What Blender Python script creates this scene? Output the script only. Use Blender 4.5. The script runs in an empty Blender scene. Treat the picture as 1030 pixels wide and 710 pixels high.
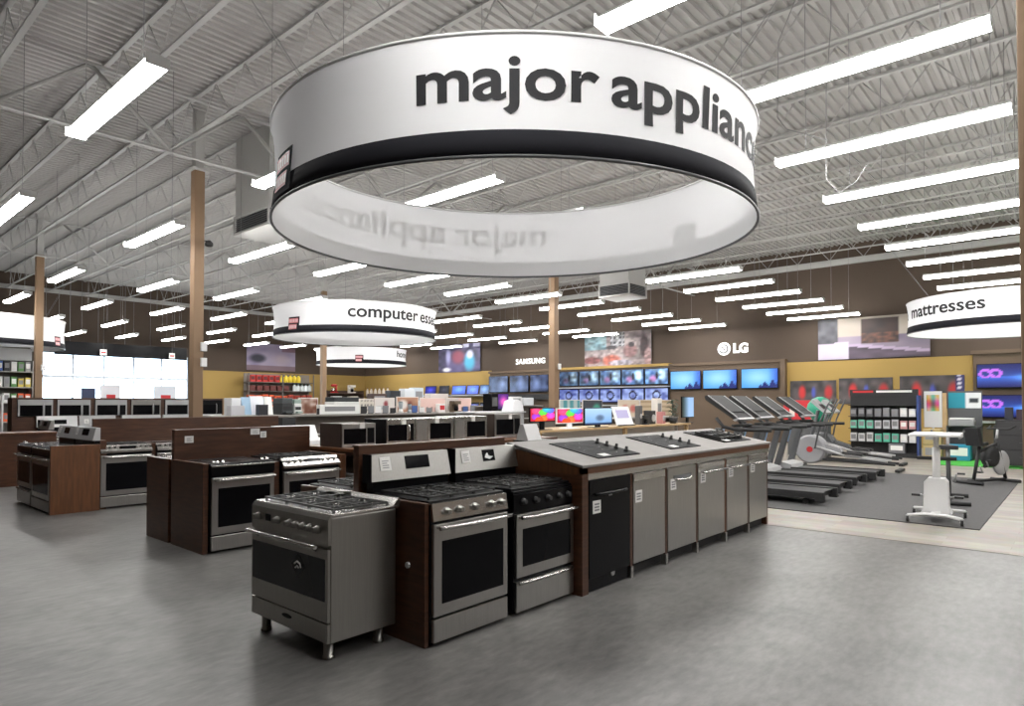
import bpy, bmesh, math, random
from mathutils import Vector, Matrix
random.seed(7)
SC = bpy.context.scene
COL = SC.collection
PI = math.pi
R = math.radians
sin, cos = math.sin, math.cos

# ------------------------------------------------------------------ camera, world, exposure
EYE, YAW, PITCH, FPX = 1.55, R(41.3), R(1.1), 655.0
cam_data = bpy.data.cameras.new('camera')
cam_data.sensor_width = 36.0
cam_data.lens = FPX / 1030.0 * 36.0
cam_data.shift_y = 37.4 / 1030.0
cam_data.clip_end = 300
cam = bpy.data.objects.new('camera', cam_data)
COL.objects.link(cam)
cam.location = (0, 0, EYE)
cam.rotation_euler = (R(90) + PITCH, 0, YAW - R(90))
SC.camera = cam

world = bpy.data.worlds.new('daylight')
SC.world = world
world.use_nodes = True
bg = world.node_tree.nodes['Background']
bg.inputs['Color'].default_value = (0.72, 0.86, 1.0, 1)
bg.inputs['Strength'].default_value = 7.0

SC.view_settings.view_transform = 'Standard'
SC.view_settings.look = 'None'
SC.view_settings.gamma = 1.0
SC.view_settings.use_curve_mapping = False
SC.view_settings.exposure = 0.0
LAMP = 41.0          # strength of the tubes in the strip lights

# ------------------------------------------------------------------ measuring helpers (photo survey -> metres)
_f = Vector((cos(YAW) * cos(PITCH), sin(YAW) * cos(PITCH), sin(PITCH)))
_r = Vector((sin(YAW), -cos(YAW), 0))
_u = _r.cross(_f)
_c = Vector((0, 0, EYE))


def ray(x, y):
    return _f + _r * ((x - 515) / FPX) + _u * (-(y - 355 - 37.4) / FPX)


def onX(x, y, X):
    d = ray(x, y)
    return _c + d * (X / d.x)


def onY(x, y, Y):
    d = ray(x, y)
    return _c + d * (Y / d.y)


def onZ(x, y, Z):
    d = ray(x, y)
    return _c + d * ((Z - EYE) / d.z)


def depth(p):
    return (Vector(p) - _c).dot(_f)


# ------------------------------------------------------------------ materials
def lin(c):
    return tuple(((v / 12.92) if v <= 0.04045 else ((v + 0.055) / 1.055) ** 2.4) for v in c)


def s8(r, g, b):
    return lin((r / 255, g / 255, b / 255))


MATS = {}


def mat(name, col=(.8, .8, .8), rough=.5, metal=0.0, noise=None, spec=.5, emit=0, coat=0, bump=None):
    """noise = (scale, amount, (sx,sy,sz)) mottles the colour; bump = (scale, strength)"""
    if name in MATS:
        return MATS[name]
    m = bpy.data.materials.new(name)
    m.use_nodes = True
    nt = m.node_tree
    b = nt.nodes['Principled BSDF']
    b.inputs['Base Color'].default_value = (*col, 1)
    b.inputs['Roughness'].default_value = rough
    b.inputs['Metallic'].default_value = metal
    b.inputs['Specular IOR Level'].default_value = spec
    if coat:
        b.inputs['Coat Weight'].default_value = coat
        b.inputs['Coat Roughness'].default_value = .12
    if emit:
        b.inputs['Emission Color'].default_value = (*col, 1)
        b.inputs['Emission Strength'].default_value = emit
    if noise or bump:
        tc = nt.nodes.new('ShaderNodeTexCoord')
    if noise:
        sc, amt, st = noise
        mp = nt.nodes.new('ShaderNodeMapping')
        mp.inputs['Scale'].default_value = st
        nz = nt.nodes.new('ShaderNodeTexNoise')
        nz.inputs['Scale'].default_value = sc
        nz.inputs['Detail'].default_value = 5
        rp = nt.nodes.new('ShaderNodeMapRange')
        rp.inputs['From Min'].default_value = .3
        rp.inputs['From Max'].default_value = .7
        rp.inputs['To Min'].default_value = 1 - amt
        rp.inputs['To Max'].default_value = 1 + amt
        mx = nt.nodes.new('ShaderNodeVectorMath')
        mx.operation = 'SCALE'
        mx.inputs[0].default_value = col
        nt.links.new(tc.outputs['Object'], mp.inputs[0])
        nt.links.new(mp.outputs[0], nz.inputs['Vector'])
        nt.links.new(nz.outputs['Fac'], rp.inputs['Value'])
        nt.links.new(rp.outputs[0], mx.inputs['Scale'])
        nt.links.new(mx.outputs[0], b.inputs['Base Color'])
    if bump:
        nz = nt.nodes.new('ShaderNodeTexNoise')
        nz.inputs['Scale'].default_value = bump[0]
        nz.inputs['Detail'].default_value = 3
        bp = nt.nodes.new('ShaderNodeBump')
        bp.inputs['Strength'].default_value = bump[1]
        bp.inputs['Distance'].default_value = .01
        nt.links.new(tc.outputs['Object'], nz.inputs['Vector'])
        nt.links.new(nz.outputs['Fac'], bp.inputs['Height'])
        nt.links.new(bp.outputs[0], b.inputs['Normal'])
    MATS[name] = m
    return m


def attr_mat(name, emit=0.0, rough=.5):
    """picture taken from the mesh's own colour attribute: a print, or a lit screen"""
    if name in MATS:
        return MATS[name]
    m = bpy.data.materials.new(name)
    m.use_nodes = True
    nt = m.node_tree
    b = nt.nodes['Principled BSDF']
    a = nt.nodes.new('ShaderNodeAttribute')
    a.attribute_name = 'Col'
    b.inputs['Roughness'].default_value = rough
    if emit:
        b.inputs['Base Color'].default_value = (.01, .01, .012, 1)
        nt.links.new(a.outputs['Color'], b.inputs['Emission Color'])
        b.inputs['Emission Strength'].default_value = emit
    else:
        nt.links.new(a.outputs['Color'], b.inputs['Base Color'])
    MATS[name] = m
    return m


def fabric_mat():
    m = bpy.data.materials.new('sign_fabric')
    m.use_nodes = True
    nt = m.node_tree
    nt.nodes.remove(nt.nodes['Principled BSDF'])
    d = nt.nodes.new('ShaderNodeBsdfDiffuse')
    d.inputs['Color'].default_value = (.92, .92, .93, 1)
    t = nt.nodes.new('ShaderNodeBsdfTranslucent')
    t.inputs['Color'].default_value = (.86, .86, .9, 1)
    mx = nt.nodes.new('ShaderNodeMixShader')
    mx.inputs[0].default_value = .14
    nt.links.new(d.outputs[0], mx.inputs[1])
    nt.links.new(t.outputs[0], mx.inputs[2])
    nt.links.new(mx.outputs[0], nt.nodes['Material Output'].inputs[0])
    return m


def floor_mat():
    m = bpy.data.materials.new('grey_vinyl')
    m.use_nodes = True
    nt = m.node_tree
    b = nt.nodes['Principled BSDF']
    tc = nt.nodes.new('ShaderNodeTexCoord')

    def nz(scale, detail, st=(1, 1, 1)):
        mp = nt.nodes.new('ShaderNodeMapping')
        mp.inputs['Scale'].default_value = st
        n = nt.nodes.new('ShaderNodeTexNoise')
        n.inputs['Scale'].default_value = scale
        n.inputs['Detail'].default_value = detail
        n.inputs['Roughness'].default_value = .6
        nt.links.new(tc.outputs['Object'], mp.inputs[0])
        nt.links.new(mp.outputs[0], n.inputs['Vector'])
        return n
    a, c = nz(1.6, 6), nz(7, 5, (1, 2.4, 1))
    ad = nt.nodes.new('ShaderNodeMath')
    ad.operation = 'ADD'
    nt.links.new(a.outputs['Fac'], ad.inputs[0])
    nt.links.new(c.outputs['Fac'], ad.inputs[1])
    cr = nt.nodes.new('ShaderNodeValToRGB')
    cr.color_ramp.elements[0].position = .36
    cr.color_ramp.elements[0].color = (*s8(78, 77, 76), 1)
    cr.color_ramp.elements[1].position = .66
    cr.color_ramp.elements[1].color = (*s8(116, 114, 112), 1)
    hf = nt.nodes.new('ShaderNodeMath')
    hf.operation = 'MULTIPLY'
    hf.inputs[1].default_value = .5
    nt.links.new(ad.outputs[0], hf.inputs[0])
    nt.links.new(hf.outputs[0], cr.inputs[0])
    nt.links.new(cr.outputs[0], b.inputs['Base Color'])
    b.inputs['Roughness'].default_value = .38
    b.inputs['Specular IOR Level'].default_value = .4
    return m


def plank_mat():
    m = bpy.data.materials.new('pale_planks')
    m.use_nodes = True
    nt = m.node_tree
    b = nt.nodes['Principled BSDF']
    tc = nt.nodes.new('ShaderNodeTexCoord')
    mp = nt.nodes.new('ShaderNodeMapping')
    mp.inputs['Rotation'].default_value = (0, 0, R(90))
    br = nt.nodes.new('ShaderNodeTexBrick')
    br.inputs['Color1'].default_value = (*s8(148, 142, 132), 1)
    br.inputs['Color2'].default_value = (*s8(128, 122, 113), 1)
    br.inputs['Mortar'].default_value = (*s8(126, 120, 110), 1)
    br.inputs['Scale'].default_value = 1
    br.inputs['Brick Width'].default_value = 1.2
    br.inputs['Row Height'].default_value = .18
    br.inputs['Mortar Size'].default_value = .004
    nz = nt.nodes.new('ShaderNodeTexNoise')
    nz.inputs['Scale'].default_value = 5
    mx = nt.nodes.new('ShaderNodeMixRGB')
    mx.blend_type = 'OVERLAY'
    mx.inputs[0].default_value = .25
    nt.links.new(tc.outputs['Object'], mp.inputs[0])
    nt.links.new(mp.outputs[0], br.inputs['Vector'])
    nt.links.new(tc.outputs['Object'], nz.inputs['Vector'])
    nt.links.new(br.outputs['Color'], mx.inputs[1])
    nt.links.new(nz.outputs['Color'], mx.inputs[2])
    nt.links.new(mx.outputs[0], b.inputs['Base Color'])
    b.inputs['Roughness'].default_value = .45
    return m


FABRIC = fabric_mat()
FLOOR = floor_mat()
PLANK = plank_mat()
STEEL = mat('brushed_steel', (.43, .42, .40), .33, 1.0, (3, .08, (60, 60, 1.5)))
STEELC = mat('cooker_steel', (.38, .37, .345), .33, 1.0, (3, .06, (60, 60, 1.5)))
STEEL_D = mat('dark_steel', (.27, .26, .245), .34, 1.0, (3, .06, (50, 50, 1.5)))
STEEL_G = mat('guard_steel', (.36, .352, .335), .38, 1.0, (3, .06, (60, 60, 1.5)))
STEEL_H = mat('bright_steel', (.56, .55, .53), .26, 1.0)
BLACK = mat('black_enamel', (.005, .005, .006), .3, spec=.12)
BLACKM = mat('black_matte', (.02, .02, .021), .6)
GLASS = mat('black_glass', (.006, .006, .007), .12, spec=.07)
COOKG = mat('cooktop_glass', (.012, .012, .013), .45, spec=.01)
OVENG = mat('oven_glass', (.005, .005, .006), .1, spec=.08)
GREYG = mat('dark_grey_glass', (.02, .023, .026), .12, spec=.3)
IRON = mat('cast_iron', (.022, .022, .022), .5)
WOOD = mat('dark_stained_wood', s8(70, 42, 26), .38, 0, (4, .35, (1, 1, 9)))
WOODL = mat('stained_wood', s8(92, 57, 32), .4, 0, (3, .3, (9, 9, 1)))
TAN = mat('pale_wood', s8(178, 150, 110), .5, 0, (4, .12, (1, 8, 1)))
LAMI = mat('pale_laminate', s8(128, 124, 121), .6, 0, (6, .08, (1, 1, 1)))
WHITE = mat('white_plastic', (.78, .78, .78), .4)
CARD = mat('white_card', (.8, .79, .77), .7)
INKG = mat('grey_print', (.25, .25, .26), .7)
RED = mat('red_print', s8(190, 40, 45), .6)
INK = mat('black_lettering', (.014, .014, .017), .7)
STRIPE = mat('black_stripe', (.016, .016, .02), .85, spec=.15)
CEILM = mat('ceiling_paint', (.43, .42, .405), .75)
JOIST = mat('joist_paint', (.43, .425, .41), .6)
BROWN = mat('brown_paint', s8(76, 63, 52), .75)
BROWNP = mat('brown_panel', s8(92, 75, 58), .6)
YELLOW = mat('mustard_paint', s8(160, 132, 72), .75)
COLM = mat('column_paint', s8(132, 107, 82), .6)
MATM = mat('rubber_mat', s8(80, 79, 79), .85, 0, (30, .12, (1, 1, 1)))
TURF = mat('green_turf', s8(60, 160, 52), .9, 0, (60, .25, (1, 1, 1)))
LIGHTM = mat('lamp_tube', (1, .985, .96), .4, emit=LAMP)
HOUS = mat('lamp_housing', (.75, .75, .74), .4)
WIRE = mat('wire', (.25, .25, .25), .5)
GREYP = mat('grey_plastic', (.095, .098, .102), .4)
SILV = mat('silver_plastic', (.42, .42, .425), .35)
RUBBER = mat('rubber', (.015, .015, .015), .7)
FRAMEW = mat('white_metal', (.8, .8, .8), .35)
PRINT = attr_mat('print', 0, .55)
SCREEN = attr_mat('lit_screen', 1.3, .2)


def colm(r, g, b, rough=.5):
    return mat('paint_%d_%d_%d' % (r, g, b), s8(r, g, b), rough)


# ------------------------------------------------------------------ mesh builder
class MB:
    def __init__(s):
        s.bm = bmesh.new()
        s.mats = []

    def mi(s, m):
        if m is None:
            return 0
        if m not in s.mats:
            s.mats.append(m)
        return s.mats.index(m)

    def box(s, x0, x1, y0, y1, z0, z1, m=None, bev=0.0):
        i = s.mi(m)
        v = [s.bm.verts.new((x, y, z)) for z in (z0, z1) for y in (y0, y1) for x in (x0, x1)]
        fs = [s.bm.faces.new([v[k] for k in q]) for q in ((0, 2, 3, 1), (4, 5, 7, 6), (0, 1, 5, 4), (2, 6, 7, 3), (0, 4, 6, 2), (1, 3, 7, 5))]
        for f in fs:
            f.material_index = i
        if bev:
            es = list({e for f in fs for e in f.edges})
            r = bmesh.ops.bevel(s.bm, geom=es, offset=bev, segments=2, affect='EDGES', profile=.6)
            for f in r['faces']:
                f.material_index = i
        return s

    def prism(s, poly, axis, a0, a1, m=None):
        """polygon in the two other axes, extruded along axis: 'x' -> (y,z), 'y' -> (x,z), 'z' -> (x,y)"""
        i = s.mi(m)

        def P(p, a):
            return {'x': (a, p[0], p[1]), 'y': (p[0], a, p[1]), 'z': (p[0], p[1], a)}[axis]
        A = [s.bm.verts.new(P(p, a0)) for p in poly]
        B = [s.bm.verts.new(P(p, a1)) for p in poly]
        fs = [s.bm.faces.new(A[::-1]), s.bm.faces.new(B)]
        n = len(poly)
        for k in range(n):
            fs.append(s.bm.faces.new((A[k], A[(k + 1) % n], B[(k + 1) % n], B[k])))
        for f in fs:
            f.material_index = i
        bmesh.ops.recalc_face_normals(s.bm, faces=fs)
        return s

    def tube(s, pts, r, m=None, n=8, r1=None, closed=False):
        i = s.mi(m)
        pts = [Vector(p) for p in pts]
        rings = []
        L = len(pts)
        ref = None
        for k, p in enumerate(pts):
            if closed:
                d = (pts[(k + 1) % L] - pts[k - 1]).normalized()
            else:
                d = (pts[min(k + 1, L - 1)] - pts[max(k - 1, 0)]).normalized()
            if ref is None:
                ref = Vector((0, 0, 1)) if abs(d.z) < .9 else Vector((1, 0, 0))
            a = d.cross(ref).normalized()
            b = d.cross(a).normalized()
            ref = a.cross(d).normalized() if a.length else ref
            rr = r if r1 is None else r + (r1 - r) * k / max(1, L - 1)
            rings.append([s.bm.verts.new(p + a * rr * cos(2 * PI * j / n) + b * rr * sin(2 * PI * j / n)) for j in range(n)])
        fs = []
        for k in range(L if closed else L - 1):
            A, B = rings[k], rings[(k + 1) % L]
            for j in range(n):
                f = s.bm.faces.new((A[j], A[(j + 1) % n], B[(j + 1) % n], B[j]))
                f.smooth = True
                fs.append(f)
        if not closed:
            fs += [s.bm.faces.new(rings[0][::-1]), s.bm.faces.new(rings[-1])]
        for f in fs:
            f.material_index = i
        bmesh.ops.recalc_face_normals(s.bm, faces=fs)
        return s

    def cyl(s, p0, p1, r, m=None, n=16, r1=None):
        return s.tube([p0, p1], r, m, n, r1)

    def lathe(s, prof, c, axis='z', m=None, n=20):
        """profile [(radius, along)] about an axis through c"""
        i = s.mi(m)
        rings = []
        for (r, a) in prof:
            ring = []
            for j in range(n):
                t = 2 * PI * j / n
                q = (r * cos(t), r * sin(t), a) if axis == 'z' else ((a, r * cos(t), r * sin(t)) if axis == 'x' else (r * sin(t), a, r * cos(t)))
                ring.append(s.bm.verts.new(Vector(c) + Vector(q)))
            rings.append(ring)
        fs = [s.bm.faces.new(rings[0][::-1]), s.bm.faces.new(rings[-1])]
        for A, B in zip(rings, rings[1:]):
            for j in range(n):
                f = s.bm.faces.new((A[j], A[(j + 1) % n], B[(j + 1) % n], B[j]))
                f.smooth = True
                fs.append(f)
        for f in fs:
            f.material_index = i
        bmesh.ops.recalc_face_normals(s.bm, faces=fs)
        return s

    def quad(s, pts, m=None, th=0.0):
        """flat polygon, given thickness backwards along its normal"""
        i = s.mi(m)
        P = [Vector(p) for p in pts]
        nrm = (P[1] - P[0]).cross(P[2] - P[0]).normalized()
        A = [s.bm.verts.new(p) for p in P]
        fs = [s.bm.faces.new(A)]
        if th:
            B = [s.bm.verts.new(p - nrm * th) for p in P]
            fs.append(s.bm.faces.new(B[::-1]))
            n = len(P)
            for k in range(n):
                fs.append(s.bm.faces.new((A[(k + 1) % n], A[k], B[k], B[(k + 1) % n])))
        for f in fs:
            f.material_index = i
        return s

    def turn(s, M):
        bmesh.ops.transform(s.bm, matrix=M, verts=s.bm.verts[:])
        return s

    def build(s, name, parent=None, m=None, loc=None, rz=0.0):
        me = bpy.data.meshes.new(name)
        s.bm.to_mesh(me)
        s.bm.free()
        mats = s.mats or [m or WHITE]
        if m is not None and s.mats and None:
            pass
        for k in mats:
            me.materials.append(k)
        o = bpy.data.objects.new(name, me)
        COL.objects.link(o)
        if parent is not None:
            o.parent = parent
        if loc is not None:
            o.location = loc
        if rz:
            o.rotation_euler.z = rz
        return o


def bx(name, parent, x0, x1, y0, y1, z0, z1, m, bev=0.0):
    return MB().box(x0, x1, y0, y1, z0, z1, m, bev).build(name, parent)


def tag(o, label=None, cat=None, group=None, kind=None):
    if label:
        o['label'] = label
    if cat:
        o['category'] = cat
    if group:
        o['group'] = group
    if kind:
        o['kind'] = kind
    return o


def thing(name, label, cat, loc=(0, 0, 0), rz=0.0, group=None):
    o = bpy.data.objects.new(name, None)
    o.empty_display_size = .1
    COL.objects.link(o)
    o.location = loc
    o.rotation_euler.z = rz
    return tag(o, label, cat, group)


def kids(o):
    return [c for c in COL.objects if c.parent == o]


KID_CACHE = {}


def copy_tree(o, loc=None, rz=None, label=None, group=None, parent=None):
    if o.name not in KID_CACHE:
        KID_CACHE[o.name] = kids(o)
    c = o.copy()
    COL.objects.link(c)
    c.parent = parent
    if loc is not None:
        c.location = loc
    if rz is not None:
        c.rotation_euler.z = rz
    if label:
        c['label'] = label
    if group:
        c['group'] = group
    for ch in KID_CACHE[o.name]:
        copy_tree(ch, parent=c)
    return c


def structure(name, mb, parent=None, label=None):
    o = mb.build(name, parent)
    if parent is None:
        o['kind'] = 'structure'
    if label:
        o['label'] = label
    return o


def picture(name, parent, O, U, V, fn, nx, ny, m, flip=False):
    """a flat print or screen spanned by U and V from corner O (lower left), coloured by fn(u, v)"""
    O, U, V = Vector(O), Vector(U), Vector(V)
    me = bpy.data.meshes.new(name)
    vs, fs, cs = [], [], []
    for j in range(ny + 1):
        for i in range(nx + 1):
            u, v = i / nx, j / ny
            vs.append(O + U * u + V * v)
            c = lin([max(0, min(1, q / 255)) for q in fn(u, v)])
            cs.append((*c, 1))
    for j in range(ny):
        for i in range(nx):
            a = j * (nx + 1) + i
            fs.append((a, a + 1, a + nx + 2, a + nx + 1))
    me.from_pydata([tuple(v) for v in vs], [], fs)
    at = me.color_attributes.new('Col', 'FLOAT_COLOR', 'POINT')
    for k, c in enumerate(cs):
        at.data[k].color = c
    me.materials.append(m)
    o = bpy.data.objects.new(name, me)
    COL.objects.link(o)
    o.parent = parent
    return o


def text_geo(s, size, bold=.0, extrude=.0, space=1.0):
    cu = bpy.data.curves.new('lettering', 'FONT')
    cu.body = s
    cu.size = size
    cu.offset = bold
    cu.extrude = extrude
    cu.space_character = space
    cu.resolution_u = 4
    o = bpy.data.objects.new('lettering', cu)
    COL.objects.link(o)
    bpy.context.view_layer.update()
    dg = bpy.context.evaluated_depsgraph_get()
    me = bpy.data.meshes.new_from_object(o.evaluated_get(dg))
    bpy.data.objects.remove(o)
    bpy.data.curves.remove(cu)
    return me


def card(mb, x, z, w, h, y=-.004, ink=True):
    """a printed price card on a front that faces -y: lower left corner x, z"""
    mb.box(x, x + w, y, y + .004, z, z + h, CARD)
    if ink:
        mb.box(x + w * .2, x + w * .8, y - .001, y, z + h * .18, z + h * .24, INKG)
        mb.box(x + w * .2, x + w * .8, y - .001, y, z + h * .34, z + h * .4, INKG)
        mb.box(x + w * .2, x + w * .65, y - .001, y, z + h * .5, z + h * .56, INKG)
        mb.box(x + w * .2, x + w * .8, y - .001, y, z + h * .66, z + h * .72, INKG)
    return mb


ORD = ['first', 'second', 'third', 'fourth', 'fifth', 'sixth', 'seventh', 'eighth', 'ninth', 'tenth', 'eleventh', 'twelfth', 'thirteenth', 'fourteenth', 'fifteenth', 'sixteenth']

# ================================================================== THE ROOM
X0, X1, Y0, Y1 = -7.0, 26.0, -7.0, 35.8
HW, HD = 6.75, 7.35

structure('floor', MB().box(X0, X1, Y0, Y1, -.12, 0, FLOOR))
structure('floor_planks', MB().box(8.36, X1 - .05, -6.9, 8.6, 0, .004, PLANK))
structure('wall_television', MB().box(X1, X1 + .25, Y0 - .2, Y1 + .2, 0, 7.7, BROWN))
structure('wall_side', MB().box(X0 - .25, X0, Y0 - .2, Y1 + .2, 0, 7.7, BROWN))
structure('wall_near', MB().box(X0, X1, Y0 - .25, Y0, 0, 7.7, BROWN))

# entrance wall with its row of shop windows
w0, w1 = onY(40, 380, Y1).x, onY(189, 380, Y1).x
WZ = 3.95
mb = MB()
mb.box(X0, w0, Y1, Y1 + .25, 0, 7.7, BROWN)
mb.box(w1, X1, Y1, Y1 + .25, 0, 7.7, BROWN)
mb.box(w0, w1, Y1, Y1 + .25, WZ, 7.7, BROWN)
structure('wall_entrance', mb)
NWIN = 5
PANE = bpy.data.materials.new('window_glass')
PANE.use_nodes = True
_b = PANE.node_tree.nodes['Principled BSDF']
_b.inputs['Base Color'].default_value = (.93, .98, 1, 1)
_b.inputs['Transmission Weight'].default_value = 1
_b.inputs['Roughness'].default_value = .02
_b.inputs['IOR'].default_value = 1.01
for i in range(NWIN):
    a = w0 + (w1 - w0) * i / NWIN
    b = w0 + (w1 - w0) * (i + 1) / NWIN
    mb = MB()
    for (p, q, r_, s_) in ((a, a + .03, 0, WZ), (b - .03, b, 0, WZ), (a + .03, b - .03, 0, .1), (a + .03, b - .03, WZ - .08, WZ), (a + .03, b - .03, 2.72, 2.84)):
        mb.box(p, q, Y1 + .02, Y1 + .14, r_, s_, colm(225, 232, 240))
    o = structure('window_%d' % (i + 1), mb)
    bx('pane', o, a + .03, b - .03, Y1 + .07, Y1 + .085, .1, 2.72, PANE)
    bx('pane', o, a + .03, b - .03, Y1 + .07, Y1 + .085, 2.84, WZ - .08, PANE)
# pavement and a pale street seen through the glass
structure('pavement', MB().box(X0 - 20, X1 + 10, Y1 + .25, Y1 + 40, -.14, -.02, colm(200, 200, 200, .8)))

# corrugated steel deck, ribs along X
mb = MB()
pr = []
y = Y0
p = .17
while y < Y1:
    pr += [(y, HD), (y + .06, HD), (y + .08, HD + .045), (y + .15, HD + .045)]
    y += p
top = [(Y1 + .1, HD + .25), (Y0, HD + .25)]
mb.prism(pr + top, 'x', X0, X1, CEILM)
structure('ceiling', mb)


# open web joists along Y, girders along X
def web(mb, L, zb, zt, step, rc, rw, n=5):
    mb.box(-.04, .04, 0, L, zt - .04, zt, JOIST)
    mb.box(-.04, .04, 0, L, zb, zb + .03, JOIST)
    k = 0
    y = 0.0
    while y < L - step:
        a = (0, y, zt - .02) if k % 2 == 0 else (0, y, zb + .02)
        b = (0, y + step / 2, zb + .02) if k % 2 == 0 else (0, y + step / 2, zt - .02)
        mb.tube([a, b], rw, JOIST, n)
        y += step / 2
        k += 1
    return mb


j0 = structure('ceiling_joist', web(MB(), Y1 - Y0 - .1, 6.62, HD, 1.1, .03, .010, 5))
j0.location = (-3.88, Y0 + .05, 0)
x = -3.88 + 1.52
while x < X1 - .4:
    c = j0.copy()
    COL.objects.link(c)
    c.location = (x, Y0 + .05, 0)
    x += 1.52
g0 = structure('ceiling_girder', web(MB(), X1 - X0 - .1, 6.1, HD - .1, 2.6, .05, .035, 6))
g0.rotation_euler.z = -PI / 2
g0.location = (X0 + .05, 12.45, 0)
for yy in (.25, 24.3):
    c = g0.copy()
    COL.objects.link(c)
    c.location = (X0 + .05, yy, 0)
# ledger along the two brown walls
structure('trim_1', MB().box(X1 - .14, X1, Y0, Y1, 6.62, 6.8, JOIST))
structure('trim_2', MB().box(X0, X1, Y1 - .14, Y1, 6.62, 6.8, JOIST))

# columns
def column(x, y, w, split, label, box=0):
    o = structure('column', MB().box(x - w / 2, x + w / 2, y - w / 2, y + w / 2, 0, split, COLM, .008), None, label)
    bx('column_head', o, x - w / 2 + .015, x + w / 2 - .015, y - w / 2 + .015, y + w / 2 - .015, split, HD - .1, JOIST)
    bx('column_cap', o, x - w * .9, x + w * .9, y - w * .9, y + w * .9, 6.06, 6.1, JOIST)
    for k in range(box):
        z = 2.55 - .3 * k
        bx('switch_box', o, x + w / 2 - .06, x + w / 2 + .05, y - w / 2 - .05, y - w / 2, z, z + .17, WHITE, .005)
    return o


column(5.45, 12.96, .19, 6.13, 'tan painted column beside the entrance windows', 2)
column(5.45, 24.3, .2, 6.13, 'tan painted column far behind the brown counter', 1)
column(15.5, 24.3, .2, 6.3, 'tan painted column behind the computer essentials ring')
column(15.5, 11.95, .22, 6.2, 'tan painted column beside the lit televisions', 1)
column(5.35, .15, .29, 6.13, 'tan column rising at the edge of the picture')
o = MB().lathe([(.05, 0), (.075, .02), (.075, .07), (.03, .12)], (0, 0, 0), 'z', BLACKM).build('dome_camera', None, loc=(5.45 + .2, 12.9, 4.62))
tag(o, 'small black dome camera fixed to the tan column', 'camera')
MB().tube([(-.17, .0, .1), (0, 0, .1)], .012, BLACKM).build('bracket', o)

# coloured wall panels behind the displays
structure('trim_3', MB().box(X1 - .06, X1, 2.72, 8.62, 0, 3.1, YELLOW))
structure('trim_4', MB().box(X1 - .06, X1, 24.3, Y1 - .06, 0, 3.3, YELLOW))
structure('trim_5', MB().box(w1 + .35, X1 - .06, Y1 - .06, Y1, 0, 3.3, YELLOW))
structure('trim_6', MB().box(X1 - .22, X1, 8.7, 13.5, 0, 3.12, BROWNP).box(X1 - .3, X1, 8.62, 13.55, 3.12, 3.24, BROWNP).box(X1 - .3, X1, 8.62, 8.8, 0, 3.12, BROWNP))
structure('trim_7', MB().box(X1 - .22, X1, 19.5, 24.25, 0, 3.12, BROWNP).box(X1 - .3, X1, 19.4, 24.3, 3.12, 3.24, BROWNP))
structure('trim_8', MB().box(X1 - .22, X1, 13.5, 19.5, 0, 3.15, colm(84, 70, 58)).box(X1 - .3, X1, 13.5, 19.5, 3.15, 3.27, YELLOW))
structure('trim_9', MB().box(X1 - .22, X1, -1.5, 2.7, 0, 3.12, BROWNP).box(X1 - .3, X1, -1.5, 2.75, 3.12, 3.24, BROWNP))

# ================================================================== STRIP LIGHTS
def make_light():
    t = thing('strip_light', 'x', 'ceiling light')
    L = 2.4
    mb = MB()
    mb.prism([(-.075, .06), (.075, .06), (.06, .085), (.04, .11), (-.04, .11), (-.06, .085)], 'y', -L / 2, L / 2, HOUS)
    mb.build('housing', t)
    for s in (-1, 1):
        y0, y1 = (-L / 2, -.012) if s < 0 else (.012, L / 2)
        MB().prism([(-.095, .014), (-.075, 0), (.075, 0), (.095, .014), (.095, .05), (.08, .06), (-.08, .06), (-.095, .05)], 'y', y0, y1, LIGHTM).build('lamp_tube', t)
        MB().tube([(0, s * .85, .1), (0, s * .85, 2.79)], .0045, WIRE, 4).build('hanging_wire', t)
        MB().box(-.104, .104, s * L / 2 - .006, s * L / 2 + .006, -.002, .1, HOUS).build('end_cap', t)
    return t


LIGHT = make_light()
YB = {}
ROWS = [(-3.6, 0, 8, 0), (1.72, 0, 12, 0), (7.0, 0, 12, .01), (11.95, 0, 12, .05), (17.0, 1, 12, .085), (21.75, 1, 12, .105), (26.95, 2, 12, .105), (32.0, 3, 12, .11)]  # first row and second row's first lamp are unseen, added to light the foreground
first = True
for ri, (yc, k0, k1, drift) in enumerate(ROWS):
    for k in range(k0, k1):
        X = 4.5 + 2.02 * (k - 1) if k else 2.26 + .02 * max(0, ri - 2) * 6
        X += .014 * (yc - 7) * max(0, (20 - X) / 15)
        Yc = yc + (20.5 - X) * drift     # rows drift a little towards the entrance
        if ri == 2 and k == 0:
            Yc += .25
        if ri == 2 and k == 1:
            Yc += .35
        if X > 25.2:
            continue
        lab = 'suspended white strip light, %s from the television wall in the %s row of lights' % (ORD[11 - k], ORD[ri])
        gp = 'suspended strip lights'
        if first:
            tag(LIGHT, lab, None, gp)
            LIGHT.location = (X, Yc, 4.58)
            first = False
        else:
            copy_tree(LIGHT, (X, Yc, 4.58), 0, lab, gp)

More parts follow.
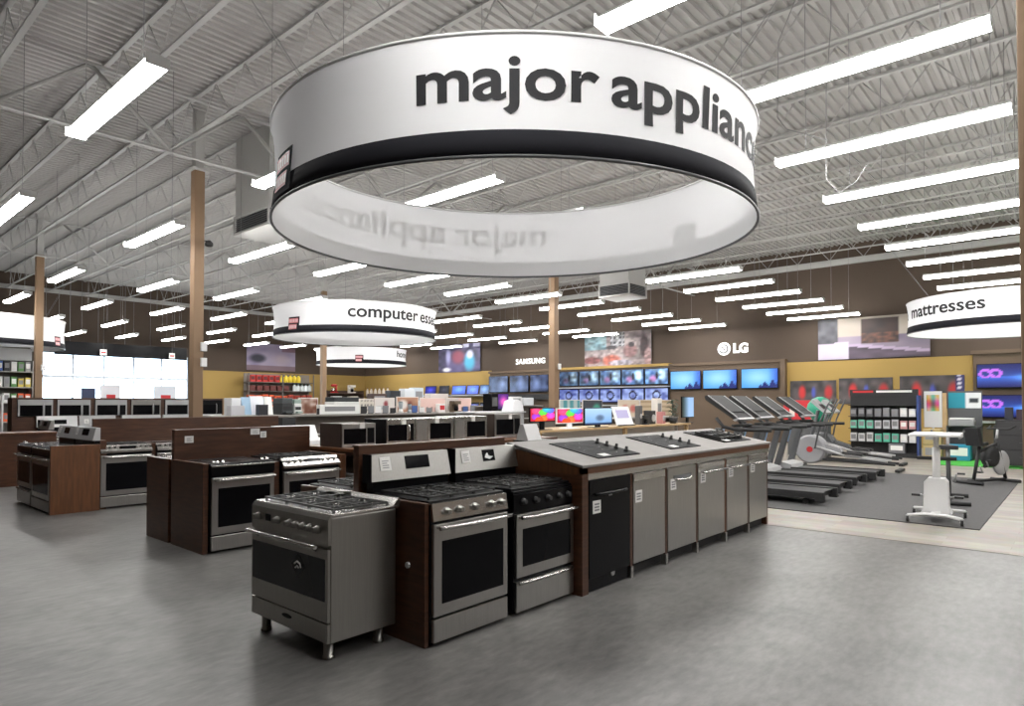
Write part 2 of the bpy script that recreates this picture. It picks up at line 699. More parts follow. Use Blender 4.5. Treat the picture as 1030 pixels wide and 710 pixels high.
# ================================================================== HANGING RING SIGNS
def ring_sign(cx, cy, a, b, zb, label, words_, logos, h=.785):
    t = thing('ring_sign', label, 'sign', (cx, cy, zb), 0, 'hanging ring signs')
    ang = math.atan2(cy, cx)
    rt, dp = Vector((sin(ang), -cos(ang), 0)), Vector((cos(ang), sin(ang), 0))

    def P(tt, z, off=0.0):
        s = 1 - .016 * (1 - (2 * z / h - 1) ** 2)
        return rt * ((a * s + off) * sin(tt)) - dp * ((b * s + off) * cos(tt)) + Vector((0, 0, z))
    N = 96

    def band(name, z0, z1, n, o0, o1, m):
        mb = MB()
        mb.mi(m)
        G = []
        for k in range(N):
            tt = 2 * PI * k / N
            G.append([[mb.bm.verts.new(P(tt, z0 + (z1 - z0) * j / n, o)) for j in range(n + 1)] for o in (o0, o1)])
        for k in range(N):
            A, B = G[k], G[(k + 1) % N]
            for j in range(n):
                for q in ((B[1][j], A[1][j], A[1][j + 1], B[1][j + 1]), (A[0][j], B[0][j], B[0][j + 1], A[0][j + 1])):
                    f = mb.bm.faces.new(q)
                    f.smooth = True
            mb.bm.faces.new((A[0][n], B[0][n], B[1][n], A[1][n]))
            mb.bm.faces.new((B[0][0], A[0][0], A[1][0], B[1][0]))
        bmesh.ops.recalc_face_normals(mb.bm, faces=mb.bm.faces[:])
        return mb.build(name, t)

    # the fabric itself is one sheet
    mb = MB()
    mb.mi(FABRIC)
    G = [[mb.bm.verts.new(P(2 * PI * k / N, h * j / 8)) for j in range(9)] for k in range(N)]
    for k in range(N):
        for j in range(8):
            f = mb.bm.faces.new((G[k][j], G[(k + 1) % N][j], G[(k + 1) % N][j + 1], G[k][j + 1]))
            f.smooth = True
    mb.build('fabric_band', t)
    band('black_stripe', .008, .175, 2, .002, .006, STRIPE)
    mb = MB()
    for z in (.0, h):
        mb.tube([P(2 * PI * k / N, z) for k in range(N)], .012, GREYP if z == 0 else WHITE, 6, closed=True)
    mb.build('hoop', t)
    rad = (a + b) / 2
    for (s, t0, size, zbase, wide) in words_:
        me = text_geo(s, size, size * .02, .001)
        bm = bmesh.new()
        bm.from_mesh(me)
        xs = [v.co.x for v in bm.verts]
        cut = min(xs) + .05
        while cut < max(xs):
            bmesh.ops.bisect_plane(bm, geom=bm.verts[:] + bm.edges[:] + bm.faces[:], plane_co=(cut, 0, 0), plane_no=(1, 0, 0))
            cut += .05
        bmesh.ops.triangulate(bm, faces=bm.faces[:])
        for v in bm.verts:
            q = P(t0 + v.co.x * wide / rad, zbase + v.co.y, .004 + v.co.z)
            v.co = q
        bm.to_mesh(me)
        bm.free()
        me.materials.clear()
        me.materials.append(INK)
        o = bpy.data.objects.new('lettering', me)
        COL.objects.link(o)
        o.parent = t
    for (t0, w) in logos:
        mb = MB()

        def patch(u0, u1, z0, z1, off, m):
            i = mb.mi(m)
            n = 4
            vs = [[mb.bm.verts.new(P(t0 + (u0 + (u1 - u0) * k / n) / rad, z, off)) for z in (z0, z1)] for k in range(n + 1)]
            for k in range(n):
                f = mb.bm.faces.new((vs[k][0], vs[k + 1][0], vs[k + 1][1], vs[k][1]))
                f.material_index = i
        patch(0, w, .04, .04 + w * .92, .010, STRIPE)
        RL = colm(206, 118, 124)
        WP = colm(232, 200, 202)
        for (u0, u1, z0, z1) in ((.03, .9, .52, .82), (.06, .8, .12, .44)):
            patch(u0 * w, u1 * w, .04 + z0 * w, .04 + z1 * w, .019, RL)
            for q in range(6):
                p0 = u0 + (u1 - u0) * (q + .15) / 6
                patch(p0 * w, (p0 + .08) * w, .04 + (z0 + .06) * w, .04 + (z1 - .06) * w, .0205, WP)
        mb.build('logo_plate', t)
    for k in range(4):
        tt = PI / 4 + k * PI / 2
        MB().tube([P(tt, h), P(tt, HD + .01 - zb)], .004, WIRE, 4).build('hanging_wire', t)
    return t


ring_sign(4.5206, 3.945, 2.136, 1.964, 3.09, 'large white ring sign lettered major appliances with black lower stripe',
          [('major', -.312, .40, .375, 1.23), ('appliances', .30, .40, .375, 1.28), ('major', -.30 + PI + .1, .40, .375, 1.19), ('appliances', .30 + PI + .1, .40, .375, 1.28)], [(-1.06, .36), (2.0, .36)])
ring_sign(10.42, 14.75, 2.13, 2.05, 3.25, 'white ring sign lettered computer essentials with black lower stripe',
          [('computer', -.105, .42, .37, 1.14), ('essentials', .85, .42, .37, 1.14)], [(-.87, .38)], .75)
ring_sign(18.9, 26.3, 2.13, 2.05, 3.35, 'white ring sign beginning with ho, hanging behind the computer essentials ring',
          [('home', .86, .42, .36, 1.14), ('theatre', 1.5, .42, .36, 1.14)], [(-.14, .36)], .74)
ring_sign(19.96, 1.37, 2.13, 2.05, 3.31, 'white ring sign lettered mattresses, partly behind the nearest column',
          [('&', -1.5, .42, .37, 1.14), ('mattresses', -1.19, .42, .37, 1.14)], [], .79)
ring_sign(4.54, 26.6, 2.13, 2.05, 3.35, 'white ring sign cut by the picture edge, in front of the entrance windows', [], [(.98, .36)], .92)

# ================================================================== AIR DIFFUSER BOXES
def diffuser(x0, x1, y0, y1, zb, label):
    t = thing('air_diffuser', label, 'air vent', ((x0 + x1) / 2, (y0 + y1) / 2, zb))
    a, b = (x1 - x0) / 2, (y1 - y0) / 2
    bx('duct_box', t, -a, a, -b, b, .42, HD - zb - .05, JOIST, .01)
    mb = MB()
    mb.box(-a - .03, a + .03, -b - .03, b + .03, .36, .42, JOIST)
    mb.box(-a - .03, a + .03, -b - .03, b + .03, 0, .05, JOIST)
    for sx in (-1, 1):
        for sy in (-1, 1):
            mb.box(sx * (a + .03) - .04 * (sx > 0), sx * (a + .03) + .04 * (sx < 0), sy * (b + .03) - .04 * (sy > 0), sy * (b + .03) + .04 * (sy < 0), .05, .36, JOIST)
    mb.build('grille_frame', t)
    mb = MB()
    for k in range(6):
        z = .08 + k * .046
        mb.box(-a, a, -b, b, z, z + .012, GREYP)
    mb.box(-a + .02, a - .02, -b + .02, b - .02, .05, .36, BLACKM)
    mb.build('louvre', t)
    return t


diffuser(6.68, 8.05, 12.5, 13.95, 5.2, 'square grey air diffuser drop box behind the major appliances ring')
diffuser(17.0, 18.0, 10.25, 11.3, 4.8, 'pale square air diffuser drop box above the lit televisions')

# ================================================================== RANGES
def bow(x0, x1, y, z, dip, n=9, dz=0.0):
    return [(x0 + (x1 - x0) * k / (n - 1), y - dip * (1 - (2 * k / (n - 1) - 1) ** 2), z - dz * (1 - (2 * k / (n - 1) - 1) ** 2)) for k in range(n)]


def grates(t, x0, x1, y0, y1, z, nsec, m=IRON, r=.006):
    w = (x1 - x0) / nsec
    for k in range(nsec):
        a, b = x0 + k * w + .006, x0 + (k + 1) * w - .006
        mb = MB()
        h = .022
        for x in (a, b):
            mb.box(x - r, x + r, y0, y1, z + h - .012, z + h)
        for yy in (y0, (y0 + y1) / 2, y1):
            mb.box(a, b, yy - r, yy + r, z + h - .012, z + h)
        cx_ = (a + b) / 2
        for yy in (y0 + (y1 - y0) * .25, y0 + (y1 - y0) * .75):
            for d in (0, 45, 90, 135):
                dx, dy = cos(R(d)), sin(R(d))
                L = w * .36
                for s in (-1, 1):
                    mb.tube([(cx_ + s * dx * L, yy + s * dy * L, z + h - .004), (cx_ + s * dx * .03, yy + s * dy * .03, z + h - .004)], r * .8, None, 4)
        for x in (a, b):
            for yy in (y0, y1):
                mb.box(x - r, x + r, yy - r, yy + r, z, z + h)
        mb.build('grate', t, m)
        for yy in (y0 + (y1 - y0) * .25, y0 + (y1 - y0) * .75):
            MB().lathe([(.045, 0), (.045, .006), (.03, .008), (.03, .014), (.012, .016)], (cx_, yy, z), 'z', BLACKM, 14).build('burner', t)


def make_range(label, loc, rz, w=.71, d=.66, front='steel', guard=None, cook='gas', drawer='plain', group=None, tagat=None, ctl=None, fly=0.0, gtop=1.185):
    """kitchen range: origin at the floor under the front left corner of its face, face towards -y"""
    t = thing('kitchen_range', label, 'stove', loc, rz, group)
    side = BLACK
    bx('body', t, 0, w, .03, d, .02, .9, side, .004)
    zt = .90
    # drawer and door
    bx('drawer', t, .008, w - .008, 0, .03, .028, .175 if drawer == 'plain' else .245, STEEL, .006)
    zd = .19 if drawer == 'plain' else .275
    if drawer == 'grip':
        MB().tube(bow(.03, w - .03, -.008, .235, .016, 9, -.0), .013, STEEL_H).build('drawer_grip', t)
    ztop = .775 if front != 'black' else .735
    o = bx('door', t, .008, w - .008, 0, .03, zd, ztop, STEEL, .006)
    bx('window', o, .075, w - .055, -.003, .004, zd + .075, ztop - .11, OVENG, .002)
    hz = ztop - .02
    mb = MB()
    mb.tube(bow(.02, w - .02, -.045, hz, .018), .014, STEEL_H)
    for x in (.04, w - .04):
        mb.cyl((x, -.045, hz), (x, .005, hz), .011, STEEL_H, 8)
    tag(mb.build('handle', o), 'bright steel handle')
    # control panel
    ctl = ctl or 5
    if front == 'steel':
        mb = MB()
        mb.prism([(.0, .795), (.03, .795), (.05, .905), (.018, .905)], 'x', .004, w - .004, STEEL_H)
        cp = mb.build('control_panel', t)
        for f in ((.17, .33, .53, .76, .9) if ctl == 5 else (.12, .3, .7, .88)):
            x = f * w
            MB().lathe([(.026, 0), (.026, -.008), (.019, -.012), (.018, -.036), (.014, -.038)], (x, .009, .85), 'y', STEEL, 14).build('knob', cp)
    elif front == 'black':
        mb = MB()
        P_ = bow(0, w, .02, .82, .03, 11)
        poly = [(p[0], p[1]) for p in P_] + [(w, .06), (0, .06)]
        mb.prism(poly, 'z', .755, .88, BLACK)
        cp = mb.build('control_panel', t)
        for f in (.12, .3, .5, .7, .88):
            x = f * w
            yy = .02 - .03 * (1 - (2 * f - 1) ** 2)
            MB().lathe([(.026, 0), (.024, -.012), (.018, -.016), (.017, -.035)], (x, yy, .825), 'y', BLACKM, 14).build('knob', cp)
    elif front == 'slope':
        cp = MB().prism([(-.012, .815), (.06, .815), (.11, .925), (.075, .925), (-.012, .84)], 'x', .004, w - .004, STEEL_H).build('control_panel', t)
        M = Matrix.Rotation(R(-46), 4, 'X')
        for f in (.13, .23, .33, .72, .82, .92):
            MB().lathe([(.022, 0), (.02, .01), (.016, .012), (.015, .028)], (0, 0, 0), 'z', STEEL, 12).turn(Matrix.Translation((f * w, .035, .884)) @ Matrix.Rotation(R(46), 4, 'X')).build('knob', cp)
        MB().box(-.11, .11, -.026, .026, 0, .003, GLASS).turn(Matrix.Translation((w * .52, .034, .884)) @ Matrix.Rotation(R(46), 4, 'X')).build('display', cp)
    elif front == 'lip':
        cp = MB().prism([(.0, .80), (.03, .80), (.12, .918), (.03, .918), (.0, .895)], 'x', .004, w - .004, BLACK).build('control_panel', t)
        MB().box(.004, w - .004, -.006, .012, .885, .9, STEEL_H, .003).build('edge_strip', cp)
        for f in (.08, .14, .22, .84, .92):
            MB().lathe([(.021, 0), (.02, .012), (.015, .014), (.014, .03)], (f * w, .075, .918), 'z', STEEL_H, 12).build('knob', cp)
        MB().box(w * .32, w * .76, .045, .1, .918, .921, GREYG).build('display', cp)
    # cooktop
    y0 = .05 if front in ('steel', 'black') else .12
    ck = bx('cooktop', t, 0, w, y0, d - (.07 if guard else .005), zt - .005, zt + .02, BLACK if cook != 'white' else WHITE, .006)
    if cook == 'gas':
        grates(ck, .04, w - .04, y0 + .05, d - .12, zt + .02, 3)
    else:
        mb = MB()
        for (fx, fy, r_) in ((.27, .3, .1), (.72, .3, .085), (.27, .72, .08), (.72, .72, .11)):
            yy = y0 + (d - y0 - .1) * fy
            pts = [(fx * w + r_ * cos(2 * PI * k / 24), yy + r_ * sin(2 * PI * k / 24), zt + .0205) for k in range(24)]
            mb.tube(pts, .0015, GREYP, 4, closed=True)
        mb.build('cooking_zone', ck)
        bx('glass_top', ck, .01, w - .01, y0 + .01, d - .09, zt + .0195, zt + .0215, GREYG)
    if guard:
        gm = {'steel': STEEL_G, 'white': WHITE, 'silver': SILV}[guard]
        bx('guard_riser', t, 0, w, d - .07, d, .9, 1.0, BLACK)
        g = MB().prism([(d - .10, 1.0), (d, 1.0), (d, gtop), (d - .055, gtop)], 'x', -.03, w + .004, gm).build('back_guard', t)
        sl = math.atan2(.045, gtop - 1)
        Mg = Matrix.Translation((0, d - .10, 1.0)) @ Matrix.Rotation(-sl, 4, 'X')
        a, b = ((.40, .72) if not fly else (.42, .62))
        MB().box(a * w, b * w, -.003, .003, .07, .165, GLASS).turn(Mg).build('display', g)
        if fly:
            MB().quad([(.45 * w, -.0045, .10), (.53 * w, -.0045, .085), (.59 * w, -.0045, .105), (.52 * w, -.0045, .112), (.50 * w, -.0045, .14), (.47 * w, -.0045, .125)], WHITE, .001).turn(Mg).build('sticker', g)
        mb = card(MB(), .08 * w, .07, .095, .10, -.006)
        tag(mb.turn(Mg).build('price_card', g), 'white printed price card')
        if guard == 'steel':
            bx('end_cap', g, -.036, -.03, d - .1, d, .99, gtop + .005, BLACK)
    if tagat:
        for (x, z) in tagat:
            tag(card(MB(), x, z, .09, .07, -.006).build('price_card', t), 'white printed price card')
    return t


# first island: two ranges against a wood partition, facing the aisle
make_range('steel gas range with oblong black display on its back guard, beside the wood side panel', (2.775, 3.10, 0), 0, .715, .70, 'steel', 'steel', 'gas', 'plain')
make_range('gas range with black bowed control panel and bird sticker on its steel back guard', (3.573, 3.10, 0), 0, .715, .70, 'black', 'steel', 'gas', 'grip', fly=1)
# back to back with them
make_range('gas range facing away behind the first wood partition, only its cooktop showing', (3.46, 4.60, 0), PI, .675, .66, 'steel', None, 'gas', 'plain')

t = thing('wood_partition', 'dark wood partition and side panels around the two nearest built-in ranges', 'display stand', (2.70, 3.1, 0))
bx('back_panel', t, .04, 1.58, .745, .81, 0, 1.238, WOOD, .004)
bx('side_panel', t, .04, .073, .04, .745, 0, .91, WOOD, .003)
bx('side_panel', t, .04, .073, .81, 1.5, 0, .91, WOOD, .003)
bx('side_panel', t, .80, .865, .2, .745, 0, .88, BLACK, .004)
bx('top_strip', t, .036, 1.584, .74, .815, 1.238, 1.246, WOODL)
o = MB().lathe([(.022, 0), (.022, -.01), (.012, -.012)], (.039, .2, .50), 'x', SILV, 14).build('lock', t)

# ------------------------------------------------------------------ free-standing cooker
W, D = .93, .50
t = thing('gas_cooker', 'free-standing wide steel gas cooker on four round legs with diamond sticker', 'stove', (2.2, 4.31, 0), -PI / 2)
bx('body', t, 0, W, .015, D, .115, .86, STEELC, .006)
for x in (.09, W - .09):
    for yy in (.06, D - .07):
        MB().lathe([(.036, 0), (.036, .015), (.031, .018), (.031, .12)], (x, yy, 0), 'z', STEEL, 16).build('leg', t)
o = bx('drawer', t, .004, W - .004, -.004, .015, .118, .232, STEELC, .003)
MB().lathe([(.06, 0), (.058, -.003), (.05, -.004)], (0, 0, 0), 'y', BLACK, 24).turn(Matrix.Translation((W * .5, -.004, .19)) @ Matrix.Diagonal((1, 1, .22, 1))).build('badge', o)
o = bx('door', t, .004, W - .004, -.006, .015, .24, .675, STEELC, .004)
bx('window', o, .02, W - .03, -.009, -.004, .362, .615, GREYG, .002)
mb = MB()
mb.tube([(.03, -.055, .69), (W - .06, -.055, .69)], .012, STEEL_H, 10)
for x in (.10, W - .13):
    mb.cyl((x, -.055, .69), (x, -.004, .655), .009, STEEL_H, 8)
tag(mb.build('handle', o), 'bright steel bar handle')
mb = MB().box(-.055, .055, -.003, 0, -.055, .055, BLACKM)
mb.tube([(-.03, -.004, -.02), (-.02, -.004, .015), (.01, -.004, .03), (.035, -.004, .02)], .006, CARD, 6)
mb.tube([(-.005, -.004, -.03), (.0, -.004, -.005), (.02, -.004, .0)], .006, CARD, 6)
tag(mb.turn(Matrix.Translation((.605, -.009, .535)) @ Matrix.Rotation(R(45), 4, 'Y')).build('sticker', o), 'black diamond sticker with a pale curl')
cp = MB().prism([(-.004, .70), (.02, .70), (.05, .872), (.012, .872), (-.004, .85)], 'x', .002, W - .002, STEELC).build('control_panel', t)
for x in (.10, .35, .50, .58, .66, .74, .825):
    MB().lathe([(.026, 0), (.025, -.014), (.02, -.018), (.018, -.04), (.014, -.042)], (x, -.004, .785), 'y', STEEL_D, 14).build('knob', cp)
bx('clock', cp, .19, .255, -.007, -.002, .765, .81, GLASS)
ck = MB().box(0, W, .02, D + .035, .86, .882, STEEL_H, .006).build('cooktop', t)
mb = MB()
mb.prism([(D - .02, .882), (D + .035, .882), (D + .035, .925), (D + .02, .925)], 'x', 0, W, STEEL_H)
mb.build('back_rail', ck)
grates(ck, .05, W - .05, .07, D - .03, .882, 3, IRON, .007)
MB().box(.32, .62, .12, .38, .8825, .884, STEEL_H).build('drip_plate', ck)
mb = MB().prism([(0, 0), (.13, 0), (.13, .002), (0, .002)], 'y', 0, .10, CARD)
tag(mb.turn(Matrix.Translation((.16, D - .10, .93)) @ Matrix.Rotation(R(-14), 4, 'X') @ Matrix.Rotation(R(20), 4, 'Z')).build('paper_tag', t), 'white paper tag lying on the grate')
mb = MB().prism([(0, 0), (.11, 0), (.11, .002), (0, .002)], 'y', 0, .09, CARD)
tag(mb.turn(Matrix.Translation((.30, D - .07, .935)) @ Matrix.Rotation(R(-8), 4, 'X')).build('paper_tag', t), 'white paper tag lying on the grate')

# ------------------------------------------------------------------ cooktop counter with dishwashers
SLOPE = .139 / .73
t = thing('cooktop_counter', 'long wood counter with sloping pale top holding three black cooktops', 'counter', (4.30, 3.03, 0))
L = 4.14
CL = 8.44 - 4.30
bx('side_panel', t, 0, .085, .0, .80, 0, .97, WOOD)
MB().prism([(0, .97), (.80, .97), (.80, 1.16), (0, 1.025)], 'x', 0, .085, WOODL).build('gable', t)
bx('end_panel', t, CL - .05, CL, .03, .8, 0, 1.0, WOOD)
MB().prism([(.0, .972), (.03, .972), (.03, 1.03), (.0, 1.03)], 'x', .0, CL, WOODL).build('fascia', t)
MB().prism([(-.01, 1.026), (.80, 1.026 + .81 * SLOPE), (.80, 1.045 + .81 * SLOPE), (-.01, 1.045)], 'x', -.005, CL + .01, LAMI).build('worktop', t)
bx('back_panel', t, .085, CL, .74, .80, 0, 1.14, WOOD)
bx('filler_strip', t, .09, CL - .02, .002, .03, .922, .972, STEEL_H)
posts = [5.06, 5.70, 6.36, 7.08, 7.73]
for x in posts:
    px_ = x - 4.30
    o = bx('post', t, px_ - .018, px_ + .018, .005, .6, 0.09, .955, WOOD if x != 7.08 else WOODL)
    bx('foot', o, px_ - .02, px_ + .02, -.004, .05, 0, .10, STEEL)
bx('kick_board', t, .09, CL - .05, .09, .11, 0, .11, BLACKM)


def on_counter(lx, ly):
    return Vector((lx, ly, 1.046 + (ly + .01) * SLOPE))


def cooktop(x0, x1, y0, y1, label, nk, gas=False):
    c = thing('cooktop', label, 'cooktop', (x0, y0, 1.046 + (y0 - 3.02) * SLOPE), 0, 'cooktops on the counter')
    sl = math.atan(SLOPE)
    w, d = x1 - x0, (y1 - y0) / cos(sl)
    M = Matrix.Rotation(sl, 4, 'X')
    MB().box(0, w, 0, d, -.004, .008, COOKG, .003).turn(M).build('glass_top', c)
    for k in range(nk):
        yy = d * (.2 + .6 * k / (nk - 1)) if not gas else d * .16
        xx = w - .08 if not gas else w * (.2 + .6 * k / (nk - 1))
        MB().lathe([(.022, .008), (.021, .02), (.015, .024), (.013, .05), (.01, .052)], (xx, yy, 0), 'z', BLACKM, 12).turn(M).build('knob', c)
    mb = MB()
    for (fx, fy, r_) in ((.22, .3, .085), (.22, .72, .07), (.6, .3, .07), (.6, .72, .1)):
        mb.tube([(fx * w + r_ * cos(2 * PI * k / 24), fy * d + r_ * sin(2 * PI * k / 24), .0085) for k in range(24)], .0015, GREYP, 4, closed=True)
    mb.turn(M).build('cooking_zone', c)
    tag(MB().box(.12, .24, .03, .10, .009, .011, CARD).turn(M).build('price_card', c), 'white price card')
    return c


cooktop(4.70, 5.40, 3.14, 3.68, 'black glass cooktop at the near end of the sloping counter', 4)
cooktop(6.06, 6.75, 3.17, 3.70, 'black glass cooktop in the middle of the sloping counter', 4)
c = cooktop(7.43, 8.24, 3.19, 3.72, 'black gas cooktop with iron grates at the far end of the sloping counter', 5)
sl = math.atan(SLOPE)
mb = MB()
for k in range(2):
    for q in (.1, .25, .4):
        mb.box(.06 + .3 * k, .34 + .3 * k, q - .006, q + .006, .03, .042)
    for q in (.07, .2, .33):
        mb.box(q + .3 * k - .006, q + .3 * k + .006, .08, .42, .008, .042)
mb.turn(Matrix.Rotation(sl, 4, 'X')).build('grate', c, IRON)


def dishwasher(x0, x1, label, kind):
    w = x1 - x0
    t = thing('dishwasher', label, 'dishwasher', (x0, 3.03, 0), 0, 'dishwashers under the counter')
    m = BLACK if kind == 'black' else STEEL
    bx('tub', t, .01, w - .01, .04, .6, .11, .9, GREYP)
    dr = bx('door', t, .004, w - .004, 0, .035, .115, .915, m, .005)
    if kind == 'black':
        bx('control_panel', t, .004, w - .004, -.006, .0, .80, .912, GLASS, .004)
        MB().tube(bow(w * .12, w * .88, -.012, .795, .012), .012, BLACK).build('handle', dr)
        bx('badge', dr, w * .46, w * .54, -.003, 0, .765, .775, SILV)
        bx('kick_plate', t, .01, w - .01, .02, .035, .01, .112, BLACK)
        MB().lathe([(.03, 0), (.028, -.004), (.02, -.005)], (w * .6, .02, .1), 'y', SILV, 18).build('energy_mark', t)
    elif kind == 'pocket':
        bx('top_edge', dr, .006, w - .006, -.006, .0, .845, .912, STEEL_H, .004)
    elif kind == 'recess':
        MB().tube(bow(w * .2, w * .82, -.012, .80, .02, 9, .012), .013, STEEL_H).build('handle', dr)
        bx('pocket', dr, w * .2, w * .82, -.003, .0, .79, .835, GREYP)
    else:
        mb = MB()
        mb.tube([(w * .06, -.045, .82), (w * .96, -.045, .82)], .011, STEEL_H)
        for x in (w * .12, w * .9):
            mb.cyl((x, -.045, .82), (x, 0, .82), .009, STEEL_H, 8)
        mb.build('handle', dr)
        bx('top_edge', dr, .006, w - .006, -.004, .0, .86, .912, STEEL_H, .003)
    a = .05 if kind != 'pocket' else .03
    zz = {'black': .64, 'pocket': .655, 'recess': .70}.get(kind, .71)
    mb = MB().box(a, a + .115, -.006, -.002, zz, zz + .105, CARD)
    for q in range(3):
        mb.box(a + .022, a + .093, -.0065, -.006, zz + .02 + q * .024, zz + .034 + q * .024, INKG)
    tag(mb.build('price_card', t), 'white square card')
    return t


dishwasher(4.395, 5.035, 'black dishwasher at the near end of the counter', 'black')
dishwasher(5.085, 5.675, 'steel dishwasher without a bar handle, next to the black one', 'pocket')
dishwasher(5.725, 6.335, 'steel dishwasher with a recessed curved pull, third from the near end', 'recess')
dishwasher(6.385, 7.05, 'steel dishwasher with bar handle, fourth from the near end', 'bar')
dishwasher(7.105, 7.705, 'steel dishwasher with bar handle, fifth from the near end', 'bar')
dishwasher(7.755, 8.335, 'steel dishwasher with bar handle at the far end of the counter', 'bar')

t = thing('display_tray', 'black metal tray holding white leaflets behind the partition end', 'tray', (4.82, 4.0, 1.0))
bx('tray', t, 0, .36, 0, .22, .17, .185, BLACK, .004)
bx('stand', t, .14, .22, .08, .14, -1.0, .17, BLACKM)
tag(MB().prism([(.03, .185), (.18, .185), (.13, .34), (.09, .34)], 'x', .0, .21, WHITE).build('leaflet_holder', t), 'white folded leaflet holder')

# ================================================================== SECOND ISLAND
t = thing('wood_partition', 'tall dark wood partition with end panels around the pair of slide-in ranges', 'display stand', (2.92, 6.72, 0))
bx('back_panel', t, .03, 1.71, .84, .91, 0, 1.25, WOOD, .004)
bx('end_panel', t, 0, .055, .04, .84, 0, .925, WOOD, .004)
bx('end_panel', t, 0, .055, .91, 1.54, 0, .925, WOOD, .004)
bx('divider', t, .775, .85, .06, .84, 0, .89, WOOD, .004)
bx('divider', t, 1.62, 1.70, .02, .84, 0, .93, WOODL, .004)
for (x, z, w_, h_) in ((.14, 1.10, .095, .075), (.905, 1.165, .115, .07), (1.03, 1.125, .075, .075)):
    mb = card(MB(), x, z, w_, h_, .834)
    tag(mb.build('price_card', t), 'white printed card')
make_range('slide-in range with black glass top and silver knobs on its black front lip', (2.985, 6.72, 0), 0, .70, .72, 'lip', None, 'glass')
make_range('slide-in gas range with bright sloped control panel beside the black-topped one', (3.785, 6.72, 0), 0, .735, .75, 'slope', None, 'gas')
make_range('white-topped range facing away behind the tall dark wood partition', (3.69, 8.24, 0), PI, .70, .58, 'steel', None, 'white')

# ================================================================== THIRD ISLAND
t = thing('wood_partition', 'long dark wood partition with light brown end panel behind the side-facing ranges', 'display stand', (2.53, 10.68, 0))
bx('back_panel', t, .76, 3.83, .80, .88, 0, 1.30, WOOD, .004)
bx('end_panel', t, .02, .62, .0, .06, 0, .95, WOODL, .004)
bx('divider', t, 1.345, 1.40, .1, .8, 0, .93, WOOD)
bx('spine', t, .64, .72, .06, 2.0, 0, 1.0, WOOD)
make_range('slide-in range with sloped silver panel beside the light brown end panel', (3.165, 10.72, 0), 0, .705, .74, 'slope', None, 'gas')
make_range('slide-in range mostly hidden behind the second wood partition', (3.935, 10.72, 0), 0, .70, .74, 'slope', None, 'white')
make_range('side-facing steel range with tilted steel back guard, next to the brown end panel', (2.55, 11.67, 0), -PI / 2, .92, .62, 'lip', 'silver', 'glass')
make_range('side-facing steel range, farther from the light brown end panel', (2.55, 12.52, 0), -PI / 2, .80, .62, 'lip', 'silver', 'glass', 'grip')
t = thing('cardboard_box', 'black box standing at the far end of the long wood partition', 'box', onY(288, 428, 11.7))
MB().box(-.14, .14, -.1, .1, -1.12, .16, BLACKM, .006).build('carton', t)

# ================================================================== FAR COUNTER AND MICROWAVE WALL
t = thing('wood_counter', 'low dark wood counter at the picture edge behind the side-facing ranges', 'counter', (.9, 14.9, 0))
bx('front_panel', t, 0, 2.75, 0, .06, 0, .96, WOOD, .003)
bx('worktop', t, -.02, 2.78, -.03, .7, .96, .99, WOODL, .003)
bx('back_panel', t, 0, 2.75, .64, .7, 0, .96, WOOD)
t = make_range('range with tilted glassy back guard standing behind the low wood counter', (3.15, 16.5, 0), -PI / 2, .76, .66, 'steel', 'steel', 'glass')
t = thing('display_stand', 'tall brown panel with a pale metal edge post at the picture edge', 'display stand', (2.3, 16.9, 0))
bx('panel', t, -.5, .83, 0, .12, 0, 1.70, WOODL, .004)
MB().cyl((.88, .04, 0), (.88, .04, 1.72), .025, SILV, 10).build('edge_post', t)

YW = 17.5
t = thing('microwave_wall', 'long dark wood wall with a row of built-in microwaves above ranges', 'display stand', (3.46, YW, 0))
WX = 8.22 - 3.46
bx('back_panel', t, 0, WX, .0, .4, 0, 1.66, WOOD, .004)
bx('end_post', t, WX - .16, WX + .02, -.02, .42, 0, 1.67, colm(150, 122, 90))
cols = [(3.55, 4.20), (4.28, 4.94), (5.03, 5.71), (5.80, 6.48), (6.58, 7.36), (7.42, 8.03)]
hows = ['with a wide steel top band, nearest the picture edge', 'second from the picture edge, steel with black door', 'third from the picture edge, steel frame',
        'fourth along, dark grey frame', 'fifth along, partly behind the tan column', 'sixth along, black, just past the tan column']


